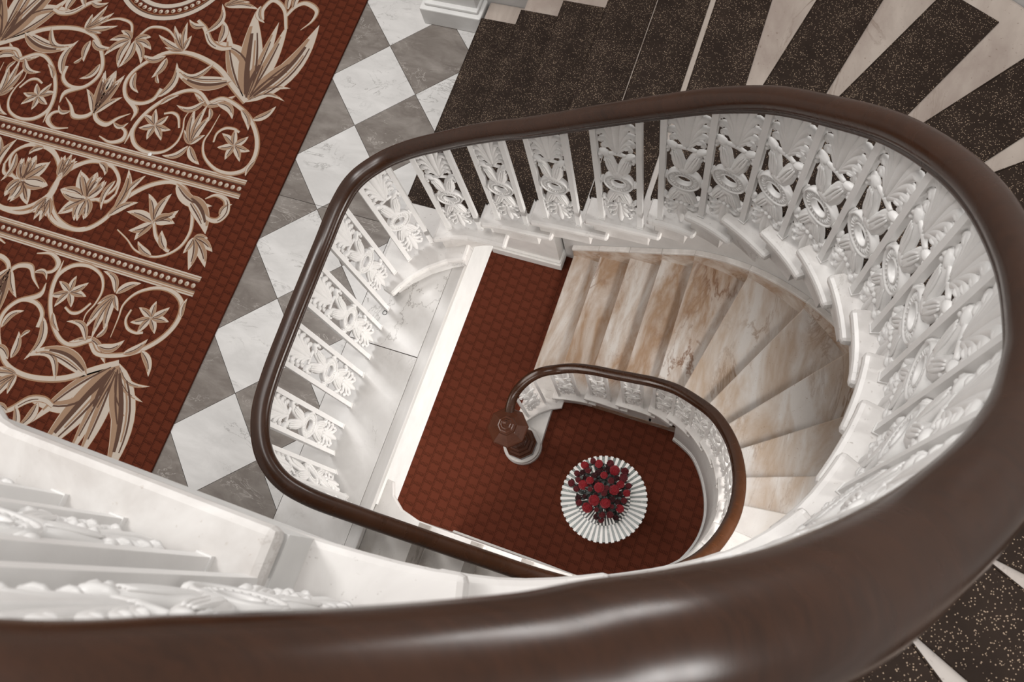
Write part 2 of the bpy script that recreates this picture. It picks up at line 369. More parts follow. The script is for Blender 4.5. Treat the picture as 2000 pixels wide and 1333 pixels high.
for k in range(1, 21):
    z = G+k*r1
    inner = stair_side_curve(lc, k, .35)
    if k == 1: inner = [Vector(p) for p in ((-1.60, 1.30), (-1.60, 1.12), (-1.555, 1.08), (-1.50, 1.15), (-1.42, 1.25), (-1.32, 1.325), (-1.22, 1.37))]
    if k == 20: inner = [Vector(p) for p in ((-1.24, -.038), (-1.33, -.035), (-1.44, -.008), (-1.515, .05), (-1.545, .125), (-1.60, .13))]
    oa, ob = lo[k], lo[min(21, k+1)]
    c2, o2 = shift_back(min(21, k+1), lc, lo, .05)
    op = outer_pts(oa, ob, LC[0], LC[1], LR)
    if k == 20: poly = inner+[Vector((-1.60, ob.y))]+op[::-1][1:]
    else: poly = inner+[o2]+op[::-1]
    poly = [(p.x, p.y) for p in poly]
    TM = M['tan_low'] if k < 6 else M['tan_mid'] if k < 11 else M['tan_high']
    nosed('tread', poly, z, .04, TM, st1, .008)
    ra, rb = shift_back(k, lc, lo, .03)
    base = [ra]+[p for p in stair_side_curve(lc, k, .15, inset=.035)][1:]+[ob]+op[::-1][1:-1]+[rb]
    if 1 < k < 20:
        prism('riser', [(p.x, p.y) for p in base], max(z-r1-(.12 if k > 1 else 0), 0.0), z-.04, TM, st1)
    elif k == 1: prism('riser', rect(-1.57, 1.42, -1.25, 2.93), 0, z-.04, TM, st1)
    else: prism('riser', rect(-1.56, oa.y, -1.27, -.07), z-r1-.12, z-.04, TM, st1)
plinth = [(-1.32, 1.42), (-1.56, 1.42), (-1.63, 1.2), (-1.655, .98)]+[(-1.48+.175*math.cos(a), .93+.175*math.sin(a)) for a in [PI*(1+i/8) for i in range(0, 8)]]+[(-1.31, .93)]
prism('plinth', plinth, 0, .075, M['white_marble'], st1, bevel=.008)
for k in (17, 18, 19, 20): prism('nosing_strip', [(lc[k][0]-.072, lc[k][1]-.004), (lc[k][0]+.002, lc[k][1]-.004), (lc[k][0]+.002, -1.3), (lc[k][0]-.072, -1.3)], k*r1-.03, k*r1+.0012, M['strip_stone'], st1, bevel=.003)
# closing wall
V, F = [], []
zt = []
for i, p in enumerate(ucs):
    # top follows the flight: nearest corner parameter
    best = min(((Vector(catlist(lc, t/10))-Vector(p)).length, t/10) for t in range(20, 215))[1]
    zt.append(max(.1, best*r1-.16 if best < 20 else L1-.3))
n = len(ucs)
cw = wall_strip('closing_wall', [tuple(p) for p in ucs[::-1]], 0, 0.1, .05, M['white_paint'], st1)
me = cw.data; b0 = base_of(st1)
zr = zt[::-1]
for i in range(n):
    for j in (1, 2): me.vertices[i*4+j].co.z = zr[i]
off = []
for i, p in enumerate(ucs[::-1]):
    a = Vector(ucs[::-1][max(0, i-1)]); b = Vector(ucs[::-1][min(n-1, i+1)]); t = (b-a).normalized(); off.append(tuple(Vector(p)-Vector((-t.y, t.x))*.018))
wall_strip('base_moulding', off, 0, .085, .03, M['white_paint'], st1)
off2 = [tuple(Vector(p)+(Vector(q)-Vector(p))*.5) for p, q in zip(off, ucs[::-1])]
wall_strip('cap_moulding', off2, .085, .105, .02, M['white_paint'], st1)
# straight closing face under treads 1-6
prism('string_face', rect(-1.28, 1.495, -.13, 1.515), 0, .14, M['tan_marble'], st1)
multi_prism('string_panel', [(rect(lc[k][0], 1.50, lc[k+1][0]+.02, 1.53), 0, k*r1-.06) for k in range(2, 6)], M['white_paint'], st1)
# sloped skirting on the outer wall, one panel per step
for k in range(1, 21):
    op = outer_pts(lo[k], lo[k+1], LC[0], LC[1], LR)
    tot = sum((op[i+1]-op[i]).length for i in range(len(op)-1)) or 1; acc = 0; V = []; F = []; V2 = []
    for i, p in enumerate(op):
        if i: acc += (op[i]-op[i-1]).length
        f = acc/tot; a = op[max(0, i-1)]; b = op[min(len(op)-1, i+1)]; t = (b-a).normalized(); nr = Vector((t.y, -t.x))
        zz = G+(k+f)*r1
        for (lst, d0, d1, dz0, dz1) in ((V, .0, .030, -r1, .15), (V2, .0, .045, .15, .20)):
            q0 = p+nr*d0; q1 = p+nr*d1
            lst += [(q0.x, q0.y, zz+dz0), (q0.x, q0.y, zz+dz1), (q1.x, q1.y, zz+dz1-(.0 if lst is V else .015)), (q1.x, q1.y, zz+dz0)]
    for i in range(len(op)-1):
        a = i*4; b = a+4
        for j in range(4): F.append((a+j, b+j, b+(j+1) % 4, a+(j+1) % 4))
    F += [(0, 1, 2, 3), tuple(4*(len(op)-1)+j for j in (3, 2, 1, 0))]
    mesh('skirting', V, F, M['tan_marble'], st1)
    mesh('skirting_moulding', V2, F, M['tread_stone'], st1, bevel=.006)
# upper flight -------------------------------------------------
r2 = (L2-L1)/20
uc = [(-2.3, 1.6), (-2.0, 1.55), (-1.699, 1.46), (-1.406, 1.565), (-1.102, 1.587), (-.794, 1.602), (-.477, 1.61), (-.301, 1.601), (-.139, 1.556), (.028, 1.466), (.171, 1.358), (.285, 1.218), (.363, 1.056), (.408, .875), (.403, .687), (.36, .495), (.28, .308), (.135, .145), (-.073, .02), (-.306, -.07), (-.604, -.105), (-.90, -.108), (-1.2, -.108)]
ua = {1: 90, 2: 90, 3: 90, 4: 90, 5: 90, 6: 90, 7: 76.5, 8: 63.5, 9: 51, 10: 38, 11: 26, 12: 13, 13: 1, 14: -11, 15: -25, 16: -39, 17: -51, 18: -62, 19: -76, 20: -90}
uo = {k: hit(uc[k], math.radians(ua[k]), UC[0], UC[1], UR, 0) for k in ua}; uo[21] = Vector((-.9, UC[1]-UR))
st2 = empty('marble_staircase', (-.4, .8, L1), 'upper curved flight of white marble stairs with overhanging step ends above the stairwell', 'staircase')
mats_lab = ['first (lowest)', 'second', 'third', 'fourth', 'fifth', 'sixth', 'seventh', 'eighth', 'ninth', 'tenth', 'eleventh', 'twelfth', 'thirteenth', 'fourteenth', 'fifteenth', 'sixteenth', 'seventeenth', 'eighteenth', 'nineteenth']
for k in range(1, 20):
    z = L1+k*r2
    inner = stair_side_curve(uc, k, .36)
    if k == 1:
        inner = [Vector(p) for p in ((-2.0, 1.65), (-2.012, 1.46), (-2.012, 1.35), (-1.986, 1.21), (-1.93, 1.145), (-1.865, 1.125), (-1.835, 1.19), (-1.79, 1.26), (-1.72, 1.34), (-1.62, 1.415), (-1.52, 1.45))]
    if k == 2: inner = [Vector(p) for p in ((-1.699, 1.46), (-1.60, 1.505), (-1.5, 1.53), (-1.38, 1.535), (-1.27, 1.535))]
    oa, ob = uo[k], uo[k+1]
    c2, o2 = shift_back(k+1, uc, uo, .05) if k < 19 else (Vector((-.65, -.1)), Vector((-.65, ob.y)))
    op = outer_pts(oa, ob, UC[0], UC[1], UR)
    poly = [(p.x, p.y) for p in inner+[o2]+op[::-1]]
    nosed('tread', poly, z, .05, M['tread_up'], st2, .016)
    ra, rb = shift_back(k, uc, uo, .035)
    if k > 1:
        base = [ra+(rb-ra).normalized()*.035]+[p for p in stair_side_curve(uc, k, .03, inset=.032)][1:]+[ob]+op[::-1][1:-1]+[rb]
        prism('riser', [(p.x, p.y) for p in base], z-r2-.045, z-.045, M['tread_stone'], st2, bevel=.004)
    else:
        prism('riser', [(-1.96, 3.2), (-1.97, 1.40), (-1.95, 1.22), (-1.89, 1.19), (-1.83, 1.27), (-1.74, 1.36), (-1.62, 1.44), (-1.55, 1.47), (-1.55, 3.2)], L1, z-.045, M['white_marble'], st2)
    # mat: constant width strip starting at the nosing, cut by the next nosing
    c = Vector(uc[k]); o = uo[k]; t = (o-c).normalized(); nb = Vector((t.y, -t.x))
    if k == 1: c = Vector((-2.0, 1.58))
    if k == 2: c = Vector((-1.7, 1.52))
    L = (o-c).length; i0 = .135 if k < 6 else .12
    mw = {1: .25, 2: .232, 3: .249}.get(k, .258 if k < 12 else .238)
    m0, m1 = c+t*i0, c+t*(L-.14)
    mp = [(m0-nb*.004), (m1-nb*.004), (m1+nb*mw), (m0+nb*mw)]
    if k < 19:
        cn = Vector(uc[k+1]); on = uo[k+1]; tn = (on-cn).normalized(); nn = Vector((tn.y, -tn.x))
        if k == 1: cn = Vector((-1.7, 1.5))
        mp = [Vector(p) for p in clip([tuple(p) for p in mp], nn.x, nn.y, nn.dot(cn)+.0)]
    V, F = prism_vf([(p.x, p.y) for p in mp], z, z+.007)
    # front lip folded over the nosing
    n0 = len(V); f0, f1 = mp[0], mp[1]
    lip, lf = prism_vf([(f0-nb*.006), (f1-nb*.006), (f1+nb*.0), (f0+nb*.0)], z-.03, z+.007, n0)
    mo = mesh('stair_mat', V+lip, F+lf, [M['mat'], M['mat_edge']], bevel=.003)
    tag(mo, 'dark speckled mat on the %s step of the upper flight' % mats_lab[k-1], 'stair mat', 'dark speckled mats on the upper flight')
# upper landing slab
ld = prism('floor_upper_landing', [(-.604, -.108), (-1.3, -.108), (-2.2, -.108), (-2.2, -3.0), (-.604, -1.72-.0)], L2-.26, L2-.05, M['white_paint']); tag(ld, kind='structure')
prism('slab', [(-.604, -.10), (-1.19, -.10), (-1.225, -.094), (-1.30, -.05), (-2.2, .1), (-2.2, -3.0), (-.604, -3.0)], L2-.05, L2, M['tread_stone'], ld, bevel=.018)
# ------------------------------------------------------------------ ironwork
def tube2(V, F, pts, rad, depth=.75, seg=8, dz=0.0):
    """tapered tube in the x-z plane; pts (x,z), rad radii; y radius = rad*depth"""
    o = len(V); n = len(pts)
    for i, (x, z) in enumerate(pts):
        a = pts[max(0, i-1)]; b = pts[min(n-1, i+1)]; tx, tz = b[0]-a[0], b[1]-a[1]; l = math.hypot(tx, tz) or 1; nx, nz = -tz/l, tx/l
        for s in range(seg):
            an = 2*PI*s/seg; V.append((x+nx*rad[i]*math.cos(an), dz+rad[i]*depth*math.sin(an), z+nz*rad[i]*math.cos(an)))
    for i in range(n-1):
        for s in range(seg): F.append((o+i*seg+s, o+i*seg+(s+1) % seg, o+(i+1)*seg+(s+1) % seg, o+(i+1)*seg+s))
    F.append(tuple(o+s for s in range(seg-1, -1, -1))); F.append(tuple(o+(n-1)*seg+s for s in range(seg)))
def smooth2(pts, rad, sub=4):
    P = cr([Vector((p[0], p[1], r)) for p, r in zip(pts, rad)], sub); return [(p.x, p.y) for p in P], [max(.001, p.z) for p in P]
def lobe(V, F, pts, rad, depth=.8, mirror=True, sub=4, dz=0):
    p, r = smooth2(pts, rad, sub); tube2(V, F, p, r, depth, 8, dz)
    if mirror: tube2(V, F, [(-x, z) for x, z in p], r, depth, 8, dz)
def ell(V, F, cx, cz, rx, rz, ry, n=10, m=6, cy=0):
    o = len(V)
    for j in range(m+1):
        b = -PI/2+PI*j/m
        for i in range(n): a = 2*PI*i/n; V.append((cx+rx*math.cos(b)*math.cos(a), cy+ry*math.cos(b)*math.sin(a), cz+rz*math.sin(b)))
    for j in range(m):
        for i in range(n): F.append((o+j*n+i, o+j*n+(i+1) % n, o+(j+1)*n+(i+1) % n, o+(j+1)*n+i))
def rell(V, F, cx, cz, ang, ra, rb, ry, cy=0, n=8, m=5):
    o = len(V); ca, sa = math.cos(ang), math.sin(ang)
    for j in range(m+1):
        b = -PI/2+PI*j/m
        for i in range(n):
            a = 2*PI*i/n; x = ra*math.sin(b); y = ry*math.cos(b)*math.sin(a); z = rb*math.cos(b)*math.cos(a)
            V.append((cx+x*ca-z*sa, cy+y, cz+x*sa+z*ca))
    for j in range(m):
        for i in range(n): F.append((o+j*n+i, o+j*n+(i+1) % n, o+(j+1)*n+(i+1) % n, o+(j+1)*n+i))
def ornament_mesh():
    V, F = [], []
    # top palmette: fan of ribs ending in rolled lobes
    lobe(V, F, [(0, .60), (0, .70), (0, .79), (0, .845)], [.010, .016, .020, .017], .6, False)
    lobe(V, F, [(.006, .61), (.016, .70), (.026, .77), (.033, .84)], [.007, .012, .014, .011], .6)
    for tip, r in (((.062, .795), .017), ((.066, .740), .016), ((.060, .690), .014), ((.050, .650), .012)):
        x1, z1 = tip; lobe(V, F, [(.005, .60), (x1*.38, .60+(z1-.60)*.62), (x1*.78, z1+.006), (x1+.004, z1-.002), (x1+.010, z1-.018), (x1-.002, z1-.024)], [.007, .011, r*.85, r*.85, r*.62, r*.35], .75)
        for sx in (-1, 1): rell(V, F, sx*(x1*.86), z1+.001, .45*sx, r*1.25, r*.62, .014, 0, 8, 5)
    lobe(V, F, [(0, .60), (.018, .592), (.036, .590)], [.013, .010, .008])
    # split leaves: broad body with ribs, head of three rolled lobes
    lobe(V, F, [(.004, .440), (.020, .475), (.030, .515), (.036, .555), (.050, .588)], [.020, .030, .027, .022, .017], .55)
    for k in range(3):
        for dz in (.012, -.012): lobe(V, F, [(.002+k*.010, .452), (.012+k*.011, .492), (.022+k*.011, .535), (.036+k*.007, .570)], [.003, .0055, .0055, .003], .8, dz=dz, sub=3)
    for sx in (-1, 1):
        rell(V, F, sx*.054, .592, .5*sx, .026, .013, .015); rell(V, F, sx*.071, .580, -1.1*sx, .019, .012, .015); rell(V, F, sx*.070, .556, -1.9*sx, .012, .008, .014); rell(V, F, sx*.050, .540, -.8*sx, .014, .008, .013)
    ell(V, F, 0, .452, .040, .030, .017)
    # oval wreath ring with radial gadroons
    def ring(cx, cz, rx, rz, tr, dep, n=32, seg=8, dz=0):
        o = len(V)
        for i in range(n):
            a = 2*PI*i/n; ca, sa = math.cos(a), math.sin(a)
            for s_ in range(seg):
                b = 2*PI*s_/seg; V.append((cx+(rx+tr*math.cos(b))*ca, dz+dep*math.sin(b), cz+(rz+tr*math.cos(b))*sa))
        for i in range(n):
            for s_ in range(seg): F.append((o+i*seg+s_, o+i*seg+(s_+1) % seg, o+((i+1) % n)*seg+(s_+1) % seg, o+((i+1) % n)*seg+s_))
    ring(0, .372, .049, .051, .018, .010); ring(0, .372, .064, .067, .005, .016); ring(0, .372, .033, .035, .004, .013)
    for i in range(24):
        a = 2*PI*i/24; rell(V, F, .048*math.cos(a), .372+.051*math.sin(a), a+.25, .013, .0052, .0155, 0, 6, 4)
    for s_ in (-1, 1):
        rell(V, F, s_*.077, .372, PI/2, .018, .011, .015); rell(V, F, s_*.070, .372, PI/2, .026, .006, .016)
    ell(V, F, 0, .438, .030, .009, .016); ell(V, F, 0, .306, .030, .009, .016)
    # lower hanging leaves
    ell(V, F, 0, .285, .038, .026, .017)
    lobe(V, F, [(.004, .300), (.020, .272), (.034, .240), (.046, .212), (.058, .200)], [.018, .027, .024, .018, .014], .55)
    for k in range(3):
        for dz in (.012, -.012): lobe(V, F, [(.002+k*.010, .292), (.012+k*.011, .262), (.022+k*.011, .232), (.036+k*.007, .208)], [.003, .0055, .0055, .003], .8, dz=dz, sub=3)
    for sx in (-1, 1):
        rell(V, F, sx*.058, .203, .1*sx, .024, .013, .015); rell(V, F, sx*.072, .216, 1.2*sx, .018, .011, .015); rell(V, F, sx*.044, .196, -.4*sx, .013, .009, .014)
    lobe(V, F, [(.0, .26), (.006, .225), (.014, .195)], [.012, .017, .010])
    # bottom palmette
    lobe(V, F, [(0, .20), (0, .13), (0, .07), (0, .012)], [.010, .015, .018, .007], .65, False)
    for tip, r in (((.056, .158), .014), ((.058, .112), .014), ((.046, .068), .012)):
        x1, z1 = tip; lobe(V, F, [(.004, .185), (x1*.42, .185+(z1-.185)*.75-.004), (x1*.85, z1-.006), (x1+.006, z1+.004), (x1, z1+.018)], [.007, .011, r*.85, r*.75, r*.4], .75)
        for sx in (-1, 1): rell(V, F, sx*(x1*.85), z1-.003, -.3*sx, r*1.2, r*.58, .014, 0, 8, 5)
    for s_ in (-1, 0, 1): ell(V, F, s_*.018, .193-abs(s_)*.004, .012, .012, .018, 8, 5)
    me = bpy.data.meshes.new('ornament_panel'); me.from_pydata(V, [], F); me.materials.append(M['white_iron'])
    bm = bmesh.new(); bm.from_mesh(me); bmesh.ops.recalc_face_normals(bm, faces=bm.faces); bm.to_mesh(me); bm.free()
    me.polygons.foreach_set('use_smooth', [True]*len(me.polygons)); me.update(); return me
ORN = ornament_mesh()
def bar_mesh(h, s=.0125):
    V, F = prism_vf(rect(-s, -s, s, s), -.012, h); a, b = prism_vf(rect(-s*1.25, -s*1.25, s*1.25, s*1.25), -.002, .012, len(V))
    me = bpy.data.meshes.new('baluster'); me.from_pydata(V+a, [], F+b); me.materials.append(M['white_iron']); me.update(); return me
BARS = {}
def put_bar(par, x, y, z0, z1, ang):
    h = round(z1-z0, 2)
    if h not in BARS: BARS[h] = bar_mesh(h)
    o = bpy.data.objects.new('baluster', BARS[h]); C.objects.link(o); o.parent = par; b = base_of(par); o.location = (x-b.x, y-b.y, z0-b.z); o.rotation_euler = (0, 0, ang)
    return o
def put_orn(par, x, y, z0, ang, sc=1.0, wd=1.0, slope=0.0):
    o = bpy.data.objects.new('ornament_panel', ORN); C.objects.link(o); o.parent = par; b = base_of(par)
    o.location = (x-b.x, y-b.y, z0-b.z); o.rotation_euler = (0, 0, ang); o.scale = (wd, 1, sc); return o
RAILPROF = [(-.043, .002), (-.041, .014), (-.035, .025), (-.024, .033), (-.010, .037), (.010, .037), (.024, .033), (.035, .025), (.041, .014), (.043, .002), (.041, -.010), (.034, -.017), (.031, -.021), (.034, -.026), (.033, -.034), (.024, -.040), (-.024, -.040), (-.033, -.034), (-.034, -.026), (-.031, -.021), (-.034, -.017), (-.041, -.010)]
def rail(name, pts, par, sub=10, wd=1.0):
    P = cr([Vector(p) for p in pts], sub); V, F = [], []; n = len(RAILPROF); b = base_of(par)
    for i, p in enumerate(P):
        t = P[min(len(P)-1, i+1)]-P[max(0, i-1)]; th = Vector((t.x, t.y, 0)).normalized(); side = Vector((-th.y, th.x, 0)); up = t.normalized().cross(side)*-1
        if up.z < 0: up = -up
        ww = wd(p) if callable(wd) else wd
        for a, c in RAILPROF:
            q = p+side*a*ww+up*c*ww; V.append((q.x, q.y, q.z))
    for i in range(len(P)-1):
        for s in range(n): F.append((i*n+s, i*n+(s+1) % n, (i+1)*n+(s+1) % n, (i+1)*n+s))
    F += [tuple(range(n-1, -1, -1)), tuple((len(P)-1)*n+s for s in range(n))]
    return mesh(name, V, F, M['rail_wood'], par, True)
def ang2(a, b): return math.atan2(b[1]-a[1], b[0]-a[0])
# upper balustrade: (plan x, y, foot z, rail z)
bal2 = empty('balustrade', (-1.92, .6, L1), 'large white iron balustrade with dark wooden handrail along first floor and upper flight', 'balustrade')
S = lambda k: L1+k*r2
H = .885
# rail path
rp = []
rp += [(.05, .03, L1-6.4*r1+H), (-.25, -.06, L1-5.3*r1+H), (-.50, -.09, L1-4.3*r1+H), (-.80, -.097, L1-3.3*r1+H), (-1.10, -.10, L1-2.2*r1+H+.01), (-1.35, -.10, L1-1.1*r1+H+.02), (-1.55, -.095, L1-.35*r1+H+.04), (-1.69, -.06, L1+H+.05), (-1.80, .03, L1+H+.09), (-1.875, .18, L1+H+.11), (-1.905, .36, L1+.998), (-1.915, .60, L1+1.003), (-1.92, .85, L1+1.008), (-1.921, 1.05, L1+1.015), (-1.905, 1.24, L1+1.05), (-1.855, 1.38, L1+1.09), (-1.76, 1.51, L1+1.095), (-1.62, 1.585, L1+1.14), (-1.45, 1.62, L1+1.22), (-1.30, 1.635, L1+1.305)]
bars2 = [(3, -1.15, 1.645), (4, -1.019, 1.645), (4, -.838, 1.645), (5, -.705, 1.645), (5, -.511, 1.645), (6, -.414, 1.643), (7, -.225, 1.629), (8, -.044, 1.572), (9, .119, 1.47), (10, .269, 1.341), (11, .381, 1.179), (12, .445, 1.003), (13, .474, .802), (14, .462, .606), (15, .385, .392), (16, .25, .20), (17, .06, .045), (18, -.16, -.11), (19, -.40, -.19), (19, -.62, -.20)]
ZR = [1.385, 1.455, 1.565, 1.65, 1.77, 1.83, 1.955, 2.10, 2.25, 2.415, 2.575, 2.73, 2.885, 3.035]
for (k, x, y), zz in zip(bars2, ZR): rp.append((x+(.004 if k == 13 else .012 if k == 14 else 0), y, L1+zz))
rp += [(.456, .497, L1+3.115), (.420, .385, L1+3.20), (.352, .262, L1+3.31), (.256, .138, L1+3.43), (.143, .034, L1+3.59), (.050, -.026, L1+3.68), (-.014, -.060, L1+3.725), (-.066, -.090, L1+3.765), (-.158, -.132, L1+3.825), (-.242, -.166, L1+3.875), (-.338, -.202, L1+3.925), (-.50, -.235, L1+3.98), (-.75, -.245, L1+4.0), (-1.1, -.245, L1+4.01), (-2.1, -.245, L1+4.01)]
def wid2(q):
    f = max(0, min(1, (q.z-(L1+2.9))/.65)); f = f*f*(3-2*f); return 1+.50*f
rail('handrail', rp, bal2, wd=wid2)
RP = cr([Vector(p) for p in rp], 10)
def rail_z(x, y, z0):
    best = min((q for q in RP if z0+.4 < q.z < z0+1.6), key=lambda q: (q.x-x)**2+(q.y-y)**2); return best.z
# L1 bars and panels
seq = [('b', -.42, -.085, -5), ('o', -.55, -.09, -4), ('b', -.62, -.09, -4), ('b', -.72, -.095, -3), ('o', -.82, -.095, -3), ('b', -.92, -.097, -3), ('b', -1.01, -.1, -2), ('o', -1.1, -.1, -2), ('b', -1.2, -.1, -2), ('b', -1.3, -.1, -1), ('o', -1.39, -.1, -1), ('b', -1.48, -.1, -1),
       ('o', -1.62, -.085, 0), ('b', -1.73, -.05, 0), ('o', -1.79, .0, 0), ('b', -1.845, .055, 0), ('b', -1.903, .155, 0), ('o', -1.909, .238, 0), ('b', -1.912, .322, 0), ('b', -1.914, .45, 0), ('o', -1.916, .546, 0), ('b', -1.918, .643, 0), ('b', -1.922, .757, 0), ('o', -1.924, .853, 0), ('b', -1.925, .949, 0), ('b', -1.928, 1.075, 0), ('o', -1.92, 1.165, 1), ('b', -1.906, 1.262, 1), ('b', -1.851, 1.366, 1), ('o', -1.815, 1.435, 1), ('b', -1.76, 1.515, 1), ('b', -1.625, 1.565, 2), ('o', -1.535, 1.59, 2), ('b', -1.442, 1.61, 2), ('b', -1.316, 1.635, 3), ('o', -1.233, 1.64, 3), ('b', -1.15, 1.645, 3), ('b', -1.019, 1.645, 4), ('o', -.93, 1.645, 4), ('b', -.838, 1.645, 4), ('b', -.705, 1.645, 5), ('o', -.608, 1.645, 5), ('b', -.511, 1.645, 5), ('b', -.414, 1.645, 6)]
prev = None
allb = []
for i, (t, x, y, k) in enumerate(seq):
    a = seq[max(0, i-1)]; b = seq[min(len(seq)-1, i+1)]; an = ang2((a[1], a[2]), (b[1], b[2]))
    z0 = (S(k) if k > 0 else (L1 if k == 0 else L1+k*r1)); zr = rail_z(x, y, z0)
    if t == 'b': put_bar(bal2, x, y, z0, zr-.03, an)
    else: put_orn(bal2, x, y, zr-.035-.845*1.0*((zr-.035-z0)/.845) if False else z0+.006, an, (zr-.035-z0-.006)/.84, 1.03)
bb = [(x, y, k) for k, x, y in bars2 if k >= 6]
for i in range(1, len(bb)):
    x, y, k = bb[i]; a = bb[i-1]; b = bb[min(len(bb)-1, i+1)]; an = ang2(a, b)
    put_bar(bal2, x, y, S(k), rail_z(x, y, S(k))-.03, an)
    if i < len(bb):
        mx, my = (a[0]+x)/2, (a[1]+y)/2; kk = a[2]
        if i == len(bb)-1: continue
        # panel sits on the bulge of the curve and stands on the lower tread
        d = math.hypot(x-a[0], y-a[1]); an2 = ang2(a, (x, y)); mx += -math.sin(an2)*.006; my += math.cos(an2)*.006
        zr = rail_z(mx, my, S(kk)); z0 = S(kk)+.006
        put_orn(bal2, mx, my, z0, an2, (zr-.035-z0)/.84, min(1.15, d/.172))
for t, x, y in (('b', -.708, -.195), ('o', -.80, -.192), ('b', -.892, -.19), ('b', -1.02, -.19), ('o', -1.11, -.19), ('b', -1.2, -.19), ('b', -1.33, -.19), ('o', -1.42, -.19), ('b', -1.51, -.19)):
    zr = rail_z(x, y, L2)
    if t == 'b': put_bar(bal2, x, y, L2, zr-.03, 0)
    else: put_orn(bal2, x, y, L2+.006, 0, (zr-.041-L2)/.84, 1.03)
put_orn(bal2, -.51, -.195, S(19)+.006, PI+.1, 1.02, 1.0)
# lower balustrade
bal1 = empty('balustrade', (-1.48, .93, 0), 'small white iron balustrade with dark wooden handrail curving up from the newel post', 'balustrade')
T = lambda k: G+k*r1
rp1 = [(-1.47, .97, .905), (-1.51, 1.06, .94), (-1.505, 1.20, 1.0), (-1.43, 1.32, 1.10), (-1.32, 1.415, 1.17), (-1.19, 1.48, T(1.9)+H+.01), (-1.05, 1.515, T(2.4)+H), (-.88, 1.525, T(2.95)+H), (-.70, 1.52, T(3.5)+H), (-.52, 1.515, T(4.1)+H), (-.364, 1.505, T(4.7)+H), (-.193, 1.465, T(5.6)+H), (-.03, 1.385, T(6.6)+H), (.11, 1.29, T(7.6)+H), (.225, 1.155, T(8.6)+H), (.305, 1.0, T(9.6)+H), (.355, .82, T(10.6)+H), (.36, .62, T(11.7)+H), (.315, .44, T(12.7)+H), (.23, .28, T(13.7)+H), (.11, .15, T(14.8)+H)]
rail('handrail', rp1, bal1, wd=.97)
RP1 = cr([Vector(p) for p in rp1], 10)
def rz1(x, y): return min(RP1, key=lambda q: (q.x-x)**2+(q.y-y)**2).z
seq1 = [('b', -1.532, 1.115, 1), ('b', -1.505, 1.20, 1), ('o', -1.455, 1.29, 1), ('b', -1.385, 1.375, 1), ('b', -1.25, 1.455, 2), ('o', -1.165, 1.485, 2), ('b', -1.085, 1.507, 2), ('b', -.941, 1.515, 3), ('o', -.86, 1.515, 3), ('b', -.776, 1.515, 3), ('b', -.63, 1.505, 4), ('o', -.548, 1.505, 4), ('b', -.468, 1.51, 4), ('b', -.364, 1.505, 5), ('o', -.28, 1.492, 5), ('b', -.193, 1.465, 6), ('o', -.108, 1.425, 6), ('b', -.03, 1.385, 7), ('o', .045, 1.335, 7), ('b', .115, 1.28, 8), ('o', .175, 1.215, 8), ('b', .228, 1.15, 9), ('o', .27, 1.075, 9), ('b', .305, .995, 10), ('o', .333, .91, 10), ('b', .352, .825, 11), ('o', .36, .725, 11), ('b', .36, .63, 12), ('o', .345, .54, 12), ('b', .318, .45, 13), ('o', .28, .36, 13), ('b', .23, .28, 14)]
for i, (t, x, y, k) in enumerate(seq1):
    a = seq1[max(0, i-1)]; b = seq1[min(len(seq1)-1, i+1)]; an = ang2((a[1], a[2]), (b[1], b[2])); z0 = T(k); zr = rz1(x, y)
    if t == 'b': put_bar(bal1, x, y, z0, zr-.03, an)
    else: put_orn(bal1, x, y, z0+.006, an, (zr-.041-z0)/.84, 1.0)
# newel post
nx, ny = -1.48, .93
nw = empty('newel_post', (nx, ny, 0), 'dark wooden octagonal newel post with pointed cap on a round white marble base', 'newel post')
lathe('stone_base', [(.185, .0), (.185, .055), (.178, .065), (.178, .11), (.17, .12)], 40, nx, ny, M['white_marble'], nw, smooth=False, bevel=.004)
lathe('foot', [(.155, .12), (.155, .20), (.138, .215), (.138, .245), (.112, .26), (.112, .30), (.10, .315)], 8, nx, ny, M['newel_wood'], nw, PI/8-.05, False, .004)
lathe('shaft', [(.088, .315), (.088, .80), (.10, .815), (.10, .84), (.115, .86)], 8, nx, ny, M['newel_wood'], nw, PI/8-.05, False, .004)
lathe('cap', [(.115, .86), (.165, .885), (.178, .90), (.178, .93), (.17, .94), (.09, .995), (.082, 1.015), (.075, 1.02), (.075, 1.03), (.06, 1.035), (.045, 1.06), (.03, 1.065)], 8, nx, ny, M['newel_wood'], nw, PI/8-.05, False, .003)
lathe('finial', [(.03, 1.065), (.034, 1.075), (.018, 1.085), (.012, 1.095), (.019, 1.105), (.022, 1.118), (.017, 1.13), (.006, 1.137)], 16, nx, ny, M['newel_wood'], nw)
# ------------------------------------------------------------------ table
tx, ty = -.538, .627; TR = .362
tb = empty('round_table', (tx, ty, 0), 'round pedestal table with radiating white and grey-green marble stripes on the carpet', 'table')
k = NT('table_white', .3); k.col('e2e0dd'); M['t_w'] = k.m
k = NT('table_black', .3); k.col('0c0c0c'); M['t_b'] = k.m
M['t_g'] = marble('table_green', '6c736f', '59605c', '98a09b', 9, .25, vw=.03)
NW = 46
def sector(r0, r1_, a0, a1, z0, z1, off=0, cx=0, cy=0):
    P = [(cx+r0*math.cos(a0), cy+r0*math.sin(a0)), (cx+r1_*math.cos(a0), cy+r1_*math.sin(a0)), (cx+r1_*math.cos(a1), cy+r1_*math.sin(a1)), (cx+r0*math.cos(a1), cy+r0*math.sin(a1))]
    return prism_vf(P, z0, z1, off)
st = 2*PI/NW
lathe('table_top', [(.30, .70), (TR-.012, .708), (TR-.003, .715), (TR-.003, .744), (TR-.02, .747)], 64, tx, ty, M['t_b'], tb)
pw = {}
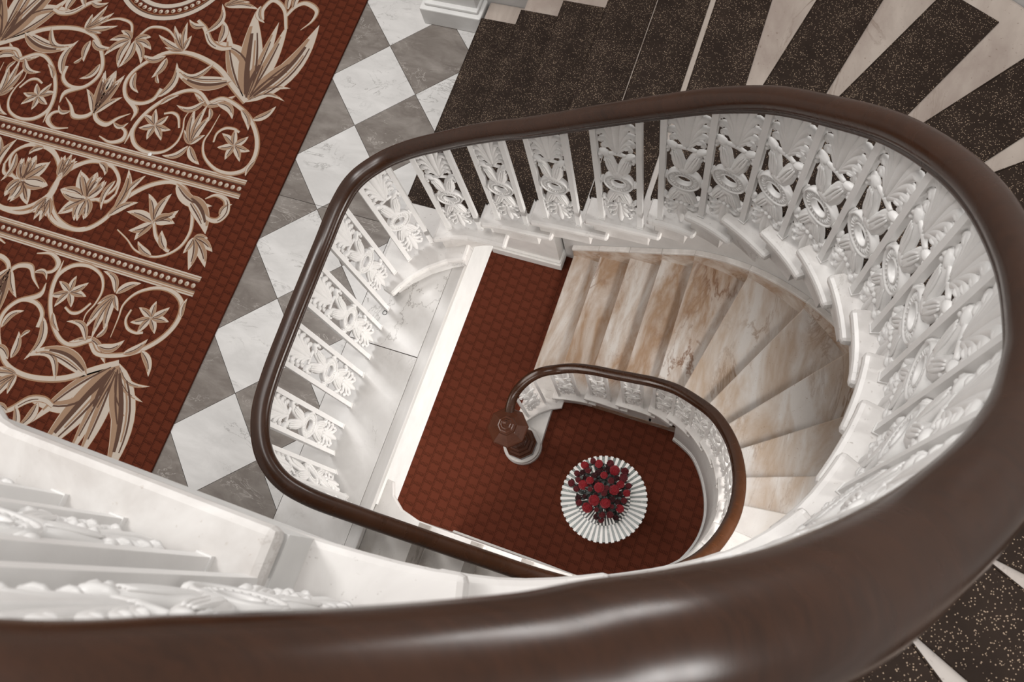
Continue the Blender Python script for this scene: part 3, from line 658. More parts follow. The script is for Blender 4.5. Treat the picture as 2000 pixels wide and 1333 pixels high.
for nm, m, a0, a1 in (('white_inlay', M['t_w'], 0, .5), ('green_inlay', M['t_g'], .5, 1)):
    V, F = sector(.615*TR, TR-.006, a0*st, a1*st, .747-.75, .7515-.75)
    o = mesh(nm, V, F, m); o.data.name = nm; bpy.data.objects.remove(o); pw[nm] = bpy.data.meshes[nm]
    for i in range(NW):
        q = bpy.data.objects.new(nm, pw[nm]); C.objects.link(q); q.parent = tb; q.location = (0, 0, .75); q.rotation_euler = (0, 0, i*st)
V, F, V2, F2, V3, F3 = [], [], [], [], [], []
for i in range(NW):
    v, f = sector(TR-.010, TR+.002, i*st, (i+.5)*st, .714, .7517, len(V), tx, ty); V += v; F += f
    v, f = sector(.02, .61*TR, (i+.02)*st, (i+.52)*st, .747, .7513, len(V2), tx, ty); V2 += v; F2 += f
    v, f = sector(.02, .61*TR, (i+.52)*st, (i+1.02)*st, .747, .751, len(V3), tx, ty); V3 += v; F3 += f
tag(mesh('edge_blocks', V, F, M['t_w'], tb), kind='stuff')
tag(mesh('inner_white_stripes', V2, F2, M['t_b'], tb), kind='stuff'); bpy.data.objects['inner_white_stripes'].name = 'black_stripes'
tag(mesh('white_stripes', V3, F3, M['t_w'], tb), kind='stuff')
lathe('pedestal', [(.20, 0), (.20, .03), (.15, .05), (.06, .10), (.045, .2), (.06, .35), (.045, .5), (.07, .62), (.16, .69), (.2, .705)], 24, tx, ty, M['t_b'], tb)
# vase and roses
k = NT('vase_glass', .06); k.b.inputs['Transmission Weight'].default_value = .85; k.col('b8c4c0'); M['glass'] = k.m
vs = empty('vase', (tx, ty, .752), 'clear glass vase holding the red roses at the middle of the round table', 'vase')
lathe('vase_body', [(.055, .752), (.06, .756), (.058, .80), (.065, .86), (.085, .93), (.095, .96), (.091, .96), (.081, .93), (.061, .86), (.054, .80), (.054, .765), (.01, .764)], 32, tx, ty, M['glass'], vs)
def rose_mesh(nm, mat, op):
    rnd = random.Random(hash(nm) % 1000 if False else len(nm)*7+int(op*100)); V, F = [], []
    def petal(a, rad, tilt, wdt, hgt, zb):
        o = len(V); nu, nv = 5, 4
        for j in range(nv+1):
            v = j/nv; rr = rad*(.35+.65*v)+tilt*v*v*rad; zz = zb+hgt*math.sin(v*PI*.55)-tilt*.5*rad*v**4
            wj = wdt*(.45+.9*v-.45*v*v)
            for i in range(nu+1):
                u = i/nu*2-1; aa = a+u*wj; r_ = rr*(1-.05*u*u)+.0015*math.sin(9*u+a); V.append((r_*math.cos(aa), r_*math.sin(aa), zz-.16*hgt*u*u*v+.0012*math.sin(5*u+3*a)*v))
        for j in range(nv):
            for i in range(nu): F.append((o+j*(nu+1)+i, o+j*(nu+1)+i+1, o+(j+1)*(nu+1)+i+1, o+(j+1)*(nu+1)+i))
    R0 = .030 if op > .8 else .024 if op > .6 else .019
    # rolled heart: a dome whose surface is a spiral of overlapping petal rims
    nr, na = 22, 40; o = len(V)
    for i_ in range(nr+1):
        for j_ in range(na):
            r = i_/nr; th = 2*PI*j_/na; ph = r*3.1-th/(2*PI)+.10*math.sin(3*th+r*9); fr = ph-math.floor(ph)
            rim = (fr**2.2)*(1 if fr < .93 else (1-fr)/.07)
            wob = 1+.05*math.sin(5*th+op*7)*r+.03*math.sin(3*th)
            V.append((R0*r*wob*math.cos(th), R0*r*wob*math.sin(th), .030*(1-.55*r*r)*(.55+.45*op)+.0095*rim*(.35+r)-.004))
    for i_ in range(nr):
        for j_ in range(na): F.append((o+i_*na+j_, o+i_*na+(j_+1) % na, o+(i_+1)*na+(j_+1) % na, o+(i_+1)*na+j_))
    for i in range(5): petal(i*1.256+rnd.random()*.3, R0*.78, .35*op, .80, .024, -.004)
    for i in range(5): petal(i*1.256+.6+rnd.random()*.3, R0*.92, .45*op, .74, .018, -.006)
    me = bpy.data.meshes.new(nm); me.from_pydata(V, [], F); me.materials.append(mat); me.polygons.foreach_set('use_smooth', [True]*len(me.polygons)); me.update(); return me
def petal_mat(nm, a, b):
    k = NT(nm, .55, .3); n = k.noise(k.coords(), 60, 3); k.col(k.mix(n, a, b)); k.b.inputs['Subsurface Weight'].default_value = .0
    k.b.inputs['Sheen Weight'].default_value = .05; return k.m
PM = [petal_mat('petal_bright', '8a0415', '5c030e'), petal_mat('petal_mid', '5a0510', '3e040b'), petal_mat('petal_dark', '38050b', '240407')]
RM = [rose_mesh('rose_open', PM[0], 1.0), rose_mesh('rose_half', PM[1], .7), rose_mesh('rose_bud', PM[2], .5)]
kl = NT('leaf_green', .4); kl.col(kl.mix(kl.noise(kl.coords(), 30, 3), '0e1411', '1d2521')); M['leafg'] = kl.m
kl = NT('stem_green', .5); kl.col('2c3a26'); M['stem'] = kl.m
def leaf_mesh():
    V, F = [], []; n = 6
    for i in range(n+1):
        t = i/n; wv = .016*math.sin(PI*min(1, t*.92+.08))**.8; zz = -.012*t*t
        V += [(t*.055, -wv, zz), (t*.055, 0, zz-.003), (t*.055, wv, zz)]
    for i in range(n):
        for j in (0, 1): a = i*3+j; F.append((a, a+1, a+4, a+3))
    me = bpy.data.meshes.new('leaf'); me.from_pydata(V, [], F); me.materials.append(M['leafg']); me.update(); return me
LM = leaf_mesh()
# measured heads: dx, dy from bouquet centre in units of its radius, size class
heads = [(-.52, .83, 0, 1.1), (-.22, .98, 1, .8), (-.02, .86, 0, 1.1), (.38, .88, 1, 1.0), (.27, .68, 2, 1.0), (.52, .62, 0, 1.3), (.86, .60, 1, 1.0), (.83, .36, 1, 1.15), (.16, .43, 0, .95), (-.40, .62, 1, .8), (-.60, .58, 2, .9), (-.80, .56, 1, .8), (-.97, .22, 1, .95), (-.74, .30, 1, .75), (-.32, .26, 0, 1.0), (-.55, .12, 0, 1.3), (-.80, .0, 1, .8), (0, .0, 0, 1.3), (.40, .24, 1, .85), (.72, .12, 0, 1.05), (.50, -.07, 0, 1.3), (.98, .10, 1, .8), (.92, -.15, 0, .95), (.25, -.02, 1, .7), (-.30, -.05, 1, .65), (-.18, -.42, 0, 1.4), (.20, -.52, 0, 1.35), (-.42, -.65, 0, 1.35), (-.75, -.30, 2, .95), (-.70, -.48, 1, .85), (.16, -.18, 1, .85), (.42, -.36, 2, 1.0), (.62, -.45, 2, .9), (.82, -.42, 1, .8), (.68, -.68, 0, 1.1), (.42, -.62, 1, .6), (-.10, -.72, 1, .6), (-.12, -.93, 2, .9), (.08, -.90, 1, .85), (.06, -1.06, 1, .8), (.36, -.88, 1, .9), (.54, -.98, 2, .9), (-.05, .56, 2, 1.0), (-.18, .45, 2, .9), (-.1, .2, 2, .9), (-.48, .38, 2, .8), (.58, .36, 2, .8), (-.52, -.26, 2, .7), (.68, -.18, 2, .8), (-.28, .1, 2, .8), (.05, .68, 2, .9), (.3, .12, 2, .8), (-.1, -.2, 2, .9), (.28, -.72, 2, .8), (-.66, .42, 2, .8)]
import math as _m
ca, sa = .9471, .3211   # picture directions to plan directions near the table (rotation about 19 degrees)
sect = ['right', 'upper right', 'top', 'upper left', 'left', 'lower left', 'bottom', 'lower right']
bx, by = tx-.028, ty+.035
RB = .232
cls_name = ['bright open red rose', 'half-open crimson rose', 'small dark red rose']
roses = []
for i, (dx, dy, c, s) in enumerate(heads):
    rr = math.hypot(dx, dy); px = dx*.9471-dy*.3211*1.0; 
    X = bx+RB*(dx*.95+dy*-.30); Y = by+RB*(dx*.33+dy*.95); Z = 1.06+.10*(1-min(1, rr*rr))-.05*(c == 2)+random.uniform(-.008, .008)
    if rr < .28: pos = 'at the centre of the bouquet'
    else:
        sec = sect[int(round(math.degrees(math.atan2(dy, dx))/45)) % 8]
        pos = ('on the outer %s edge of the bouquet' if rr > .78 else 'in the %s part of the bouquet') % sec
    r0 = bpy.data.objects.new('rose', None); C.objects.link(r0); r0.location = (X, Y, Z)
    tag(r0, '%s %s' % (cls_name[c], pos), 'rose', 'red roses in the vase'); roses.append((r0, rr))
    o = bpy.data.objects.new('bloom', RM[c]); C.objects.link(o); o.parent = r0
    sc = s*(.80 if c == 0 else 1.12 if c == 1 else 1.3); o.scale = (sc, sc, sc); o.rotation_euler = (-dy*.35*1.0-dx*.0, dx*.35, random.uniform(0, 6))
    P = cr([Vector((0, 0, 0)), Vector((-(X-tx)*.25, -(Y-ty)*.25, -.07)), Vector(((tx-X)*.85, (ty-Y)*.85, .93-Z)), Vector(((tx-X)*1.1, (ty-Y)*1.1, .79-Z))], 3)
    V, F = [], []
    for q in P:
        for a in range(5): V.append((q.x+.0025*math.cos(a*1.257), q.y+.0025*math.sin(a*1.257), q.z))
    for a in range(len(P)-1):
        for b in range(5): F.append((a*5+b, a*5+(b+1) % 5, a*5+5+(b+1) % 5, a*5+5+b))
    mesh('stem', V, F, M['stem'], r0, local=True)
    for j in range(4):
        lf = bpy.data.objects.new('leaf', LM); C.objects.link(lf); lf.parent = r0; q = P[2]; q = P[1+j % 2]; lf.location = (q.x, q.y, q.z+.012)
        lf.rotation_euler = (random.uniform(-.4, .4), random.uniform(-.5, .1), random.uniform(0, 6.28)); lf.scale = (.95,)*3
bylab = {}
for o, rr in roses: bylab.setdefault(o['label'], []).append((rr, o))
for lab, lst in bylab.items():
    if len(lst) > 1:
        lst.sort(key=lambda t: t[0]); nm = ['nearer the centre', 'farther out'] if len(lst) == 2 else ['nearest the centre', 'next outwards', 'third outwards', 'fourth outwards', 'farthest out']
        for (rr, o), w_ in zip(lst, nm): o['label'] = lab+', '+w_
# ------------------------------------------------------------------ big patterned carpet on the first floor
cp = empty('patterned_carpet', (-4.5, 1.2, L1), 'large red carpet with cream scrolls, lilies and bead bands on the chequered marble floor', 'carpet')
prism('pile', rect(-6.9, -3.2, -2.93, 4.7), L1+.0012, L1+.012, M['carpet_upper'], cp, bevel=.004)
ZC = L1+.012
CM = [M['y_gold'], M['y_cream'], M['y_tan'], M['y_brown'], M['carpet_upper']]
def ribbon(V, F, MI, P, W, mi, z):
    """polygon strip round a plan polyline with half widths W"""
    o = len(V); n = len(P)
    for i in range(n):
        a = P[max(0, i-1)]; b = P[min(n-1, i+1)]; t = (b-a); t = t.normalized() if t.length > 1e-9 else Vector((1, 0)); nr = Vector((-t.y, t.x))
        p = P[i]+nr*W[i][0]; q = P[i]-nr*W[i][1]; V.append((p.x, p.y, z)); V.append((q.x, q.y, z))
    for i in range(n-1): F.append((o+2*i, o+2*i+1, o+2*i+3, o+2*i+2)); MI.append(mi)
layer = [0]
def vine(V, F, MI, pts, w0, w1, w2, z):
    P = cr([Vector(p) for p in pts], 5); n = len(P); g = .0025
    def wv(t): return 1.15*(w0+(w1-w0)*t/.5 if t < .5 else w1+(w2-w1)*(t-.5)/.5)/2
    ribbon(V, F, MI, P, [(wv(i/(n-1))+g,)*2 for i in range(n)], 0, z)
    ribbon(V, F, MI, P, [(wv(i/(n-1)),)*2 for i in range(n)], 2, z+.0003)
    ribbon(V, F, MI, P, [(wv(i/(n-1))*.55, wv(i/(n-1))*.95) for i in range(n)], 1, z+.0006)
    k0, k1 = int(n*.35), int(n*.7)
    if k1-k0 > 3: ribbon(V, F, MI, P[k0:k1], [(-wv((i+k0)/(n-1))*.15, wv((i+k0)/(n-1))*.42) for i in range(k1-k0)], 3, z+.0009) if w1 > .04 else None
def leafp(V, F, MI, b, t, wd, bend, style, z, flip=1):
    b = Vector(b); t = Vector(t); d = t-b; L = d.length; nr = Vector((-d.y, d.x))/max(L, 1e-6)*flip; n = 12
    P = [b+d*(i/n)+nr*(bend*L*4*.25*math.sin(PI*i/n)) for i in range(n+1)]
    sh = [math.sin(PI*(i/n)**.78)**.9*(1-.12*(i/n)) if 0 < i < n else .02 for i in range(n+1)]
    sh[-1] = 0.0; h = wd/2*(1.3 if not style else 1.45)
    ribbon(V, F, MI, P, [(h*s+.0028*(s > 0), h*s+.0028*(s > 0)) for s in sh], 0, z)
    ribbon(V, F, MI, P, [(h*s, h*s) for s in sh], 1, z+.0003)
    if flip > 0: f = lambda a, c: (a, c)
    else: f = lambda a, c: (c, a)
    ribbon(V, F, MI, P[:-2], [f(h*s*.93, -h*s*.30) for s in sh[:-2]], 2, z+.0006)
    if style: ribbon(V, F, MI, P[1:-3], [f(h*s*.40, h*s*.02) for s in sh[1:-3]], 3, z+.0009); ribbon(V, F, MI, P[2:-3], [f(-h*s*.45, h*s*.62) for s in sh[2:-3]], 3, z+.0009); ribbon(V, F, MI, P[1:-4], [f(-h*s*.2, h*s*.36) for s in sh[1:-4]], 2, z+.0007)
    else: ribbon(V, F, MI, P[1:-3], [f(h*s*.22, h*s*.06) for s in sh[1:-3]], 3, z+.0009)
DATA = json.loads('''{"Q":[["l",[[-3.46,2.186],[-3.716,2.892]],0.1319,0,1],["l",[[-3.46,2.186],[-3.856,2.713]],0.0792,0.05,0],["l",[[-3.46,2.186],[-3.194,2.888]],0.1161,-0.1,1],["l",[[-3.46,2.186],[-3.428,2.845]],0.0844,-0.03,0],["l",[[-3.46,2.186],[-3.501,2.845]],0.0739,0,0],["l",[[-3.46,2.186],[-3.979,2.577]],0.0844,-0.25,0],["l",[[-3.46,2.186],[-3.197,2.638]],0.0844,0.05,0],["l",[[-3.46,2.186],[-3.191,2.499]],0.0633,0.15,0],["l",[[-3.46,2.186],[-3.468,2.585]],0.095,0.06,1],["l",[[-3.46,2.186],[-3.185,2.361]],0.0359,0.15,0],["l",[[-3.46,2.186],[-3.186,2.256]],0.0274,0.2,0],["v",[[-3.46,2.186],[-3.593,2.265],[-3.768,2.381],[-3.947,2.438],[-4.105,2.449],[-4.241,2.413],[-4.346,2.317],[-4.42,2.207],[-4.427,2.099],[-4.356,2.002],[-4.24,1.989],[-4.154,2.043],[-4.135,2.137]],0.0422,0.0274,0.0274],["l",[[-4.134,2.062],[-4.118,2.361]],0.0486,-0.2,0],["l",[[-4.176,2.173],[-4.219,2.239]],0.0211,0.15,0],["v",[[-4.356,2.002],[-4.241,1.932],[-4.239,1.844]],0.0274,0.0359,0.0032],["l",[[-3.635,2.322],[-4.089,2.284]],0.0823,0.12,1],["l",[[-3.554,2.215],[-3.897,2.19]],0.0422,0.28,0],["l",[[-3.832,2.419],[-4.116,2.336]],0.038,0.35,0],["l",[[-4.229,2.39],[-4.417,2.363]],0.0443,0.2,0],["l",[[-4.214,2.378],[-4.253,2.2]],0.0464,0.1,0],["l",[[-4.392,2.214],[-4.291,2.063]],0.038,-0.2,0],["l",[[-4.114,2.462],[-4.282,2.644]],0.0443,0.05,0],["l",[[-4.114,2.462],[-4.196,2.694]],0.0401,0.05,0],["l",[[-4.114,2.462],[-4.372,2.545]],0.038,0.05,0],["l",[[-4.114,2.462],[-4.11,2.595]],0.0359,0.05,0],["l",[[-4.114,2.462],[-4.272,2.458]],0.0274,0.05,0],["l",[[-4.114,2.462],[-4.211,2.596]],0.0317,0.05,0],["v",[[-4.221,2.539],[-4.303,2.592],[-4.388,2.605],[-4.476,2.578],[-4.531,2.471]],0.0106,0.0211,0.0169],["v",[[-4.122,2.726],[-4.035,2.674],[-3.941,2.578],[-3.842,2.546],[-3.761,2.564]],0.0211,0.0422,0.0253],["l",[[-3.873,2.578],[-3.937,2.769]],0.0528,-0.15,0],["l",[[-4.017,2.639],[-4.0,2.898]],0.0422,-0.25,0],["l",[[-4.045,2.695],[-4.193,2.718]],0.0359,0.2,0],["l",[[-3.96,2.879],[-3.943,2.923]],0.0359,0.1,0],["l",[[-3.96,2.879],[-3.846,2.975]],0.0422,0.1,0],["l",[[-3.96,2.879],[-3.702,2.91]],0.0422,0.1,0],["l",[[-3.96,2.879],[-3.791,2.955]],0.0317,0.1,0],["v",[[-3.635,2.831],[-3.668,2.918],[-3.622,3.009],[-3.506,2.952],[-3.422,2.8]],0.0274,0.0317,0.0211],["v",[[-3.47,2.905],[-3.436,2.99],[-3.368,3.036],[-3.263,2.996],[-3.259,2.905],[-3.313,2.816]],0.0232,0.0359,0.0032],["l",[[-3.695,2.943],[-3.605,2.814]],0.0359,-0.2,0],["l",[[-3.479,2.958],[-3.491,3.112]],0.038,0.15,0],["l",[[-3.439,2.966],[-3.41,3.161]],0.038,0.15,0],["v",[[-3.715,2.125],[-3.636,2.173],[-3.497,2.141],[-3.369,2.071],[-3.261,1.955],[-3.211,1.827],[-3.232,1.711],[-3.324,1.653],[-3.446,1.656],[-3.566,1.723],[-3.622,1.822],[-3.612,1.918],[-3.602,2.05]],0.0253,0.0317,0.0032],["v",[[-3.552,1.84],[-3.557,1.91],[-3.517,1.96],[-3.451,1.972],[-3.4,1.956]],0.0106,0.019,0.0148],["v",[[-3.719,2.102],[-3.828,2.172],[-3.93,2.167],[-4.04,2.088],[-4.131,1.971],[-4.178,1.859],[-4.18,1.763],[-4.109,1.679],[-3.991,1.651],[-3.876,1.687],[-3.817,1.773],[-3.818,1.874],[-3.847,1.961],[-3.828,2.049]],0.0253,0.0296,0.0032],["v",[[-4.017,1.957],[-3.954,1.979],[-3.897,1.957],[-3.851,1.881]],0.0127,0.0211,0.0127],["v",[[-4.179,1.888],[-4.19,1.782],[-4.196,1.667]],0.0084,0.0274,0.0032],["l",[[-4.04,1.856],[-3.905,1.85]],0.038,-0.05,0],["l",[[-4.04,1.856],[-3.937,1.757]],0.038,0.05,0],["l",[[-4.04,1.856],[-4.047,1.738]],0.038,-0.05,0],["l",[[-4.04,1.856],[-4.152,1.808]],0.038,0.05,0],["l",[[-4.04,1.856],[-4.174,1.915]],0.038,-0.05,0],["l",[[-4.04,1.856],[-4.094,1.978]],0.038,0.05,0],["l",[[-4.04,1.856],[-3.974,1.948]],0.038,-0.05,0],["l",[[-3.393,1.854],[-3.261,1.842]],0.038,-0.05,0],["l",[[-3.393,1.854],[-3.301,1.751]],0.038,0.05,0],["l",[[-3.393,1.854],[-3.41,1.738]],0.038,-0.05,0],["l",[[-3.393,1.854],[-3.508,1.812]],0.038,0.05,0],["l",[[-3.393,1.854],[-3.52,1.919]],0.038,-0.05,0],["l",[[-3.393,1.854],[-3.436,1.977]],0.038,0.05,0],["l",[[-3.393,1.854],[-3.32,1.942]],0.038,-0.05,0],["l",[[-3.712,1.783],[-3.803,2.05]],0.0464,0.06,0],["l",[[-3.712,1.783],[-3.725,2.101]],0.0422,0.06,0],["l",[[-3.712,1.783],[-3.657,2.037]],0.0464,0.06,0],["l",[[-3.712,1.783],[-3.635,1.876]],0.0317,0.06,0],["l",[[-3.712,1.783],[-3.804,1.877]],0.0274,0.06,0],["l",[[-3.711,1.772],[-3.572,1.658]],0.0443,-0.1,0],["l",[[-3.72,1.769],[-3.877,1.655]],0.038,0.2,0],["l",[[-3.699,2.078],[-3.667,1.969]],0.0253,0.15,0],["l",[[-3.758,2.122],[-3.956,2.042]],0.038,0.25,0],["l",[[-3.663,2.123],[-3.497,2.037]],0.0486,0.2,0],["l",[[-3.465,2.12],[-3.345,1.984]],0.038,0.1,0],["l",[[-3.353,2.067],[-3.227,2.206]],0.0422,-0.12,0],["l",[[-3.193,1.79],[-3.213,1.661]],0.0274,-0.1,0],["l",[[-4.079,2.016],[-3.972,2.116]],0.0274,0.1,0],["l",[[-4.537,2.453],[-4.551,2.216]],0.0507,0.12,0],["l",[[-4.537,2.453],[-4.391,2.284]],0.0486,0.12,0],["l",[[-4.537,2.453],[-4.366,2.413]],0.0486,0.12,0],["l",[[-4.537,2.453],[-4.418,2.511]],0.0464,0.12,0],["v",[[-4.564,1.869],[-4.506,1.793],[-4.409,1.773],[-4.345,1.84],[-4.267,1.896]],0.0274,0.0359,0.0032],["v",[[-4.361,1.799],[-4.241,1.762],[-4.226,1.693],[-4.31,1.65],[-4.416,1.675]],0.0084,0.0359,0.0063],["l",[[-4.361,1.799],[-4.245,1.827]],0.0253,-0.3,0],["l",[[-4.542,1.83],[-4.554,2.192]],0.0591,0.08,0],["l",[[-4.542,1.83],[-4.461,2.152]],0.0528,0.08,0],["l",[[-4.542,1.83],[-4.394,2.0]],0.0422,0.08,0],["l",[[-4.535,1.816],[-4.637,2.173]],0.0633,0,1]],"C":[["v",[[-4.942,1.011],[-4.86,0.983],[-4.705,0.989],[-4.592,1.062],[-4.542,1.188],[-4.575,1.351],[-4.69,1.467],[-4.829,1.513],[-4.933,1.472],[-5.004,1.402],[-4.997,1.316],[-4.925,1.232]],0.0253,0.0317,0.0148],["v",[[-4.925,1.232],[-4.875,1.216],[-4.812,1.218]],0.0211,0.0253,0.0211],["v",[[-4.619,1.427],[-4.474,1.42],[-4.566,1.31]],0.0042,0.0053,0.0042],["v",[[-4.07,1.298],[-4.095,1.404],[-4.182,1.474],[-4.313,1.49],[-4.431,1.453],[-4.528,1.378],[-4.558,1.269],[-4.53,1.149],[-4.422,1.037],[-4.272,0.988],[-4.151,1.014],[-4.058,1.115],[-4.004,1.26],[-3.927,1.364],[-3.824,1.447],[-3.701,1.492],[-3.587,1.467],[-3.488,1.37],[-3.421,1.239],[-3.41,1.149],[-3.436,1.063],[-3.511,0.989],[-3.607,0.956],[-3.729,0.968],[-3.823,1.022],[-3.928,1.068]],0.0148,0.0338,0.0063],["v",[[-4.07,1.298],[-4.108,1.232],[-4.194,1.224]],0.0169,0.0253,0.0148],["l",[[-4.812,1.218],[-4.895,1.066]],0.0528,-0.08,0],["l",[[-4.812,1.218],[-4.831,1.04]],0.0528,0.1,0],["l",[[-4.812,1.218],[-4.682,1.055]],0.0528,-0.08,0],["l",[[-4.812,1.218],[-4.605,1.228]],0.0528,0.1,0],["l",[[-4.812,1.218],[-4.684,1.403]],0.0528,-0.08,0],["l",[[-4.812,1.218],[-4.819,1.417]],0.0528,0.1,0],["l",[[-4.812,1.218],[-4.876,1.391]],0.0528,-0.08,0],["l",[[-4.812,1.218],[-4.921,1.372]],0.0528,0.1,0],["l",[[-4.265,1.216],[-4.251,1.044]],0.0528,-0.08,0],["l",[[-4.265,1.216],[-4.201,1.076]],0.0528,0.1,0],["l",[[-4.265,1.216],[-4.42,1.059]],0.0528,-0.08,0],["l",[[-4.265,1.216],[-4.497,1.225]],0.0528,0.1,0],["l",[[-4.265,1.216],[-4.42,1.394]],0.0528,-0.08,0],["l",[[-4.265,1.216],[-4.288,1.418]],0.0528,0.1,0],["l",[[-4.265,1.216],[-4.201,1.376]],0.0528,-0.08,0],["l",[[-4.265,1.216],[-4.244,1.394]],0.0528,0.1,0],["l",[[-3.697,1.185],[-3.833,1.368]],0.0528,-0.08,0],["l",[[-3.697,1.185],[-3.667,1.411]],0.0528,0.1,0],["l",[[-3.697,1.185],[-3.561,1.312]],0.0528,-0.08,0],["l",[[-3.697,1.185],[-3.544,1.217]],0.0528,0.1,0],["l",[[-3.697,1.185],[-3.927,1.205]],0.0528,-0.08,0],["l",[[-3.697,1.185],[-3.846,1.084]],0.0528,0.1,0],["l",[[-3.697,1.185],[-3.769,1.03]],0.0528,-0.08,0],["l",[[-3.697,1.185],[-3.561,1.262]],0.0528,0.1,0],["l",[[-4.023,1.186],[-4.056,1.487]],0.0633,-0.12,0],["l",[[-4.005,1.315],[-3.918,1.485]],0.0359,0.05,0],["l",[[-4.042,1.139],[-3.874,1.288]],0.0443,0.1,0],["l",[[-4.566,1.31],[-4.597,1.476]],0.0464,0.0,0],["l",[[-4.56,1.326],[-4.546,1.496]],0.0422,0.05,0],["l",[[-4.557,1.334],[-4.479,1.455]],0.0359,0.1,0],["l",[[-4.54,1.146],[-4.611,1.014]],0.0422,0.1,0],["l",[[-4.54,1.146],[-4.528,0.967]],0.0464,0,0],["l",[[-4.54,1.146],[-4.465,1.005]],0.038,0,0],["l",[[-4.309,1.484],[-4.221,1.407]],0.0359,0.2,0],["l",[[-4.888,1.424],[-4.81,1.481]],0.0253,0.1,0],["l",[[-4.983,1.393],[-4.988,1.164]],0.0359,0.15,0],["l",[[-5.087,1.219],[-5.038,1.498]],0.0464,0.1,0],["l",[[-3.669,1.487],[-3.341,1.402]],0.0676,-0.15,0],["l",[[-3.543,1.423],[-3.298,1.204]],0.0844,0.1,1],["v",[[-3.416,1.369],[-3.34,1.315],[-3.263,1.316],[-3.232,1.384],[-3.266,1.463],[-3.352,1.481],[-3.415,1.437]],0.0106,0.0486,0.0063],["l",[[-3.259,1.35],[-3.211,1.45]],0.0317,0.2,0],["l",[[-3.367,1.161],[-3.298,0.942]],0.0591,0.06,0],["l",[[-3.367,1.161],[-3.194,0.99]],0.0591,0.06,0],["l",[[-3.367,1.161],[-3.193,1.104]],0.0528,0.06,0],["l",[[-3.367,1.161],[-3.266,1.182]],0.0359,0.06,0],["l",[[-3.367,1.161],[-3.388,1.037]],0.0359,0.06,0],["v",[[-3.69,1.18],[-3.622,1.091],[-3.52,1.033],[-3.489,1.028]],0.0211,0.0253,0.019],["l",[[-3.52,1.033],[-3.609,1.148]],0.0464,0.1,0],["l",[[-3.598,0.965],[-3.741,1.032]],0.038,0.1,0]]}''')
def draw(name, strokes, mx, my, z):
    V, F, MI = [], [], []
    tr = lambda p: ((-9.104-p[0]) if mx else p[0], (2.428-p[1]) if my else p[1])
    flip = 1 if mx == my else -1; zz = z
    for s in strokes:
        zz += .00003
        if s[0] == 'v': vine(V, F, MI, [tr(p) for p in s[1]], s[2], s[3], s[4], zz)
        else: leafp(V, F, MI, tr(s[1][0]), tr(s[1][1]), s[2], s[3], s[4], zz, flip)
    keep = []
    return mesh(name, V, F, CM, cp, mi=MI)
for mx in (0, 1):
    for my in (0, 1):
        draw('scroll_motif', DATA['Q'], mx, my, ZC+.0004+.004*mx*0)
draw('centre_scroll', DATA['C'], 0, 0, ZC+.0004); draw('centre_scroll', [s for s in DATA['C']], 1, 0, ZC+.0002)
def disc(V, F, MI, cx, cy, r, mi, z, n=10):
    o = len(V)
    for i in range(n): V.append((cx+r*math.cos(2*PI*i/n), cy+r*math.sin(2*PI*i/n), z))
    F.append(tuple(o+i for i in range(n))); MI.append(mi)
for yb in (1.496, .785):
    V, F, MI = [], [], []
    x0, x1 = -6.8, -3.185; P = [Vector((x0, yb+.0705)), Vector((x1, yb+.0705))]
    def line(a, b, mi, z): ribbon(V, F, MI, [Vector((x0, yb+(a+b)/2)), Vector((x1, yb+(a+b)/2))], [((b-a)/2,)*2]*2, mi, z)
    for a, b, mi in ((0, .010, 1), (.010, .017, 2), (.017, .024, 1), (.024, .036, 2), (.036, .044, 3), (.097, .105, 3), (.105, .117, 2), (.117, .124, 1), (.124, .131, 2), (.131, .141, 1)): line(a, b, mi, ZC+.0014)
    line(.044, .097, 4, ZC+.0013)
    mesh('band_border', V, F, CM, cp, mi=MI)
    for i in range(58):
        cx = x1-.03-i*.0487
        if cx < -5.6: break
        V, F, MI = [], [], []
        disc(V, F, MI, cx, yb+.070, .0175, 2, ZC+.0016); disc(V, F, MI, cx+.002, yb+.073, .0135, 1, ZC+.0019); disc(V, F, MI, cx-.004, yb+.066, .0065, 3, ZC+.0021); disc(V, F, MI, cx-.005, yb+.0655, .0045, 1, ZC+.0023)
        mesh('bead', V, F, CM, cp, mi=MI)
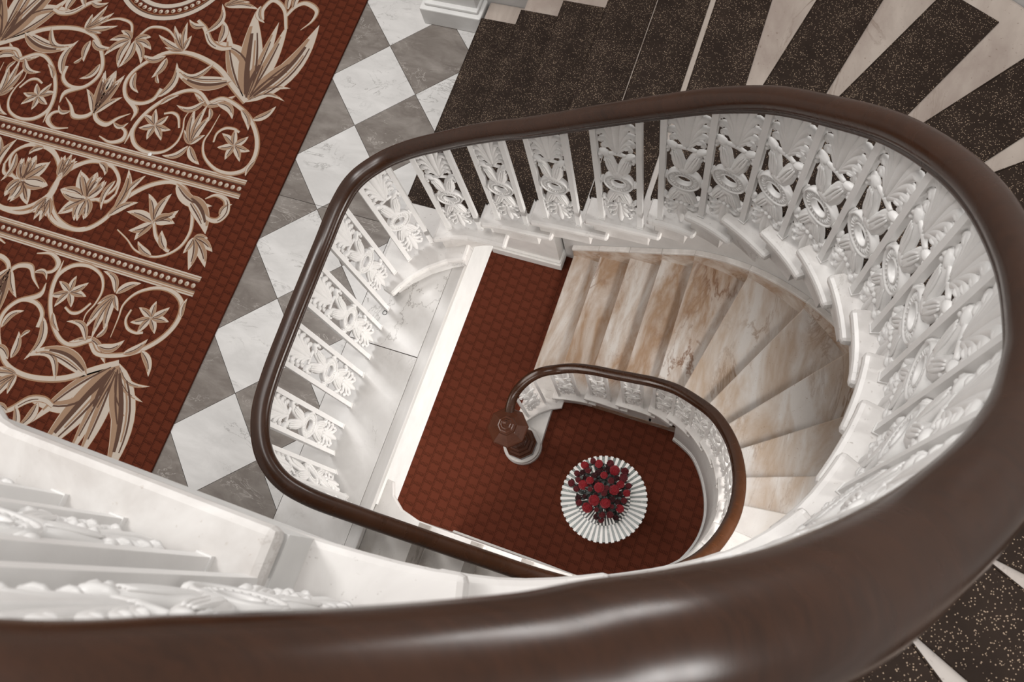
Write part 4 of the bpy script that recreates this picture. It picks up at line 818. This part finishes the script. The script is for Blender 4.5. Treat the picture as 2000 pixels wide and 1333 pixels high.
for my in (0, 1):
    V, F, MI = [], [], []; cx, cy = -4.5, 3.14
    yf = lambda y: 2.428-y if my else y
    def arc(r0, r1_, mi, z): ribbon(V, F, MI, [Vector((cx+(r0+r1_)/2*math.cos(PI*i/40), yf(cy+(r0+r1_)/2*math.sin(PI*i/40)))) for i in range(81)], [((r1_-r0)/2,)*2]*81, mi, z)
    for r0, r1_, mi in ((.452, .485, 1), (.440, .452, 3), (.436, .440, 0), (.378, .386, 3), (.345, .378, 1)): arc(r0, r1_, mi, ZC+.0016)
    arc(.386, .436, 4, ZC+.0015)
    mesh('medallion_ring', V, F, CM, cp, mi=MI)
    for i in range(52):
        a = 2*PI*i/52
        V, F, MI = [], [], []; X, Y = cx+.411*math.cos(a), yf(cy+.411*math.sin(a))
        if not (-3 < Y < 4.6): continue
        disc(V, F, MI, X, Y, .0185, 2, ZC+.0018); disc(V, F, MI, X+.002, Y+.003, .0145, 1, ZC+.0021); disc(V, F, MI, X-.004, Y-.004, .006, 3, ZC+.0023)
        mesh('bead', V, F, CM, cp, mi=MI)

# two small finds on the first floor
V, F = [], []
for i in range(20):
    a = 2*PI*i/20
    for j in range(6):
        b = 2*PI*j/6; V.append((-1.93+(.013+.002*math.cos(b))*math.cos(a), 1.045+(.013+.002*math.cos(b))*math.sin(a), L1+.0025+.002*math.sin(b)))
for i in range(20):
    for j in range(6): F.append((i*6+j, i*6+(j+1) % 6, ((i+1) % 20)*6+(j+1) % 6, ((i+1) % 20)*6+j))
tag(mesh('rubber_ring', V, F, M['t_b']), 'tiny black ring lying on the white marble beside a baluster foot', 'ring')
tag(mesh('paper_scrap', [(-3.975, 1.625, ZC+.006), (-3.955, 1.628, ZC+.004), (-3.95, 1.645, ZC+.005), (-3.965, 1.655, ZC+.004), (-3.98, 1.643, ZC+.005), (-3.966, 1.64, ZC+.009)], [(0, 1, 5), (1, 2, 5), (2, 3, 5), (3, 4, 5), (4, 0, 5)], M['white_paint']), 'tiny white scrap lying on a bead band of the patterned carpet', 'paper scrap')
print('objects', len(bpy.data.objects), 'tris', sum(len(o.data.polygons)*2 for o in bpy.data.objects if o.type == 'MESH'))
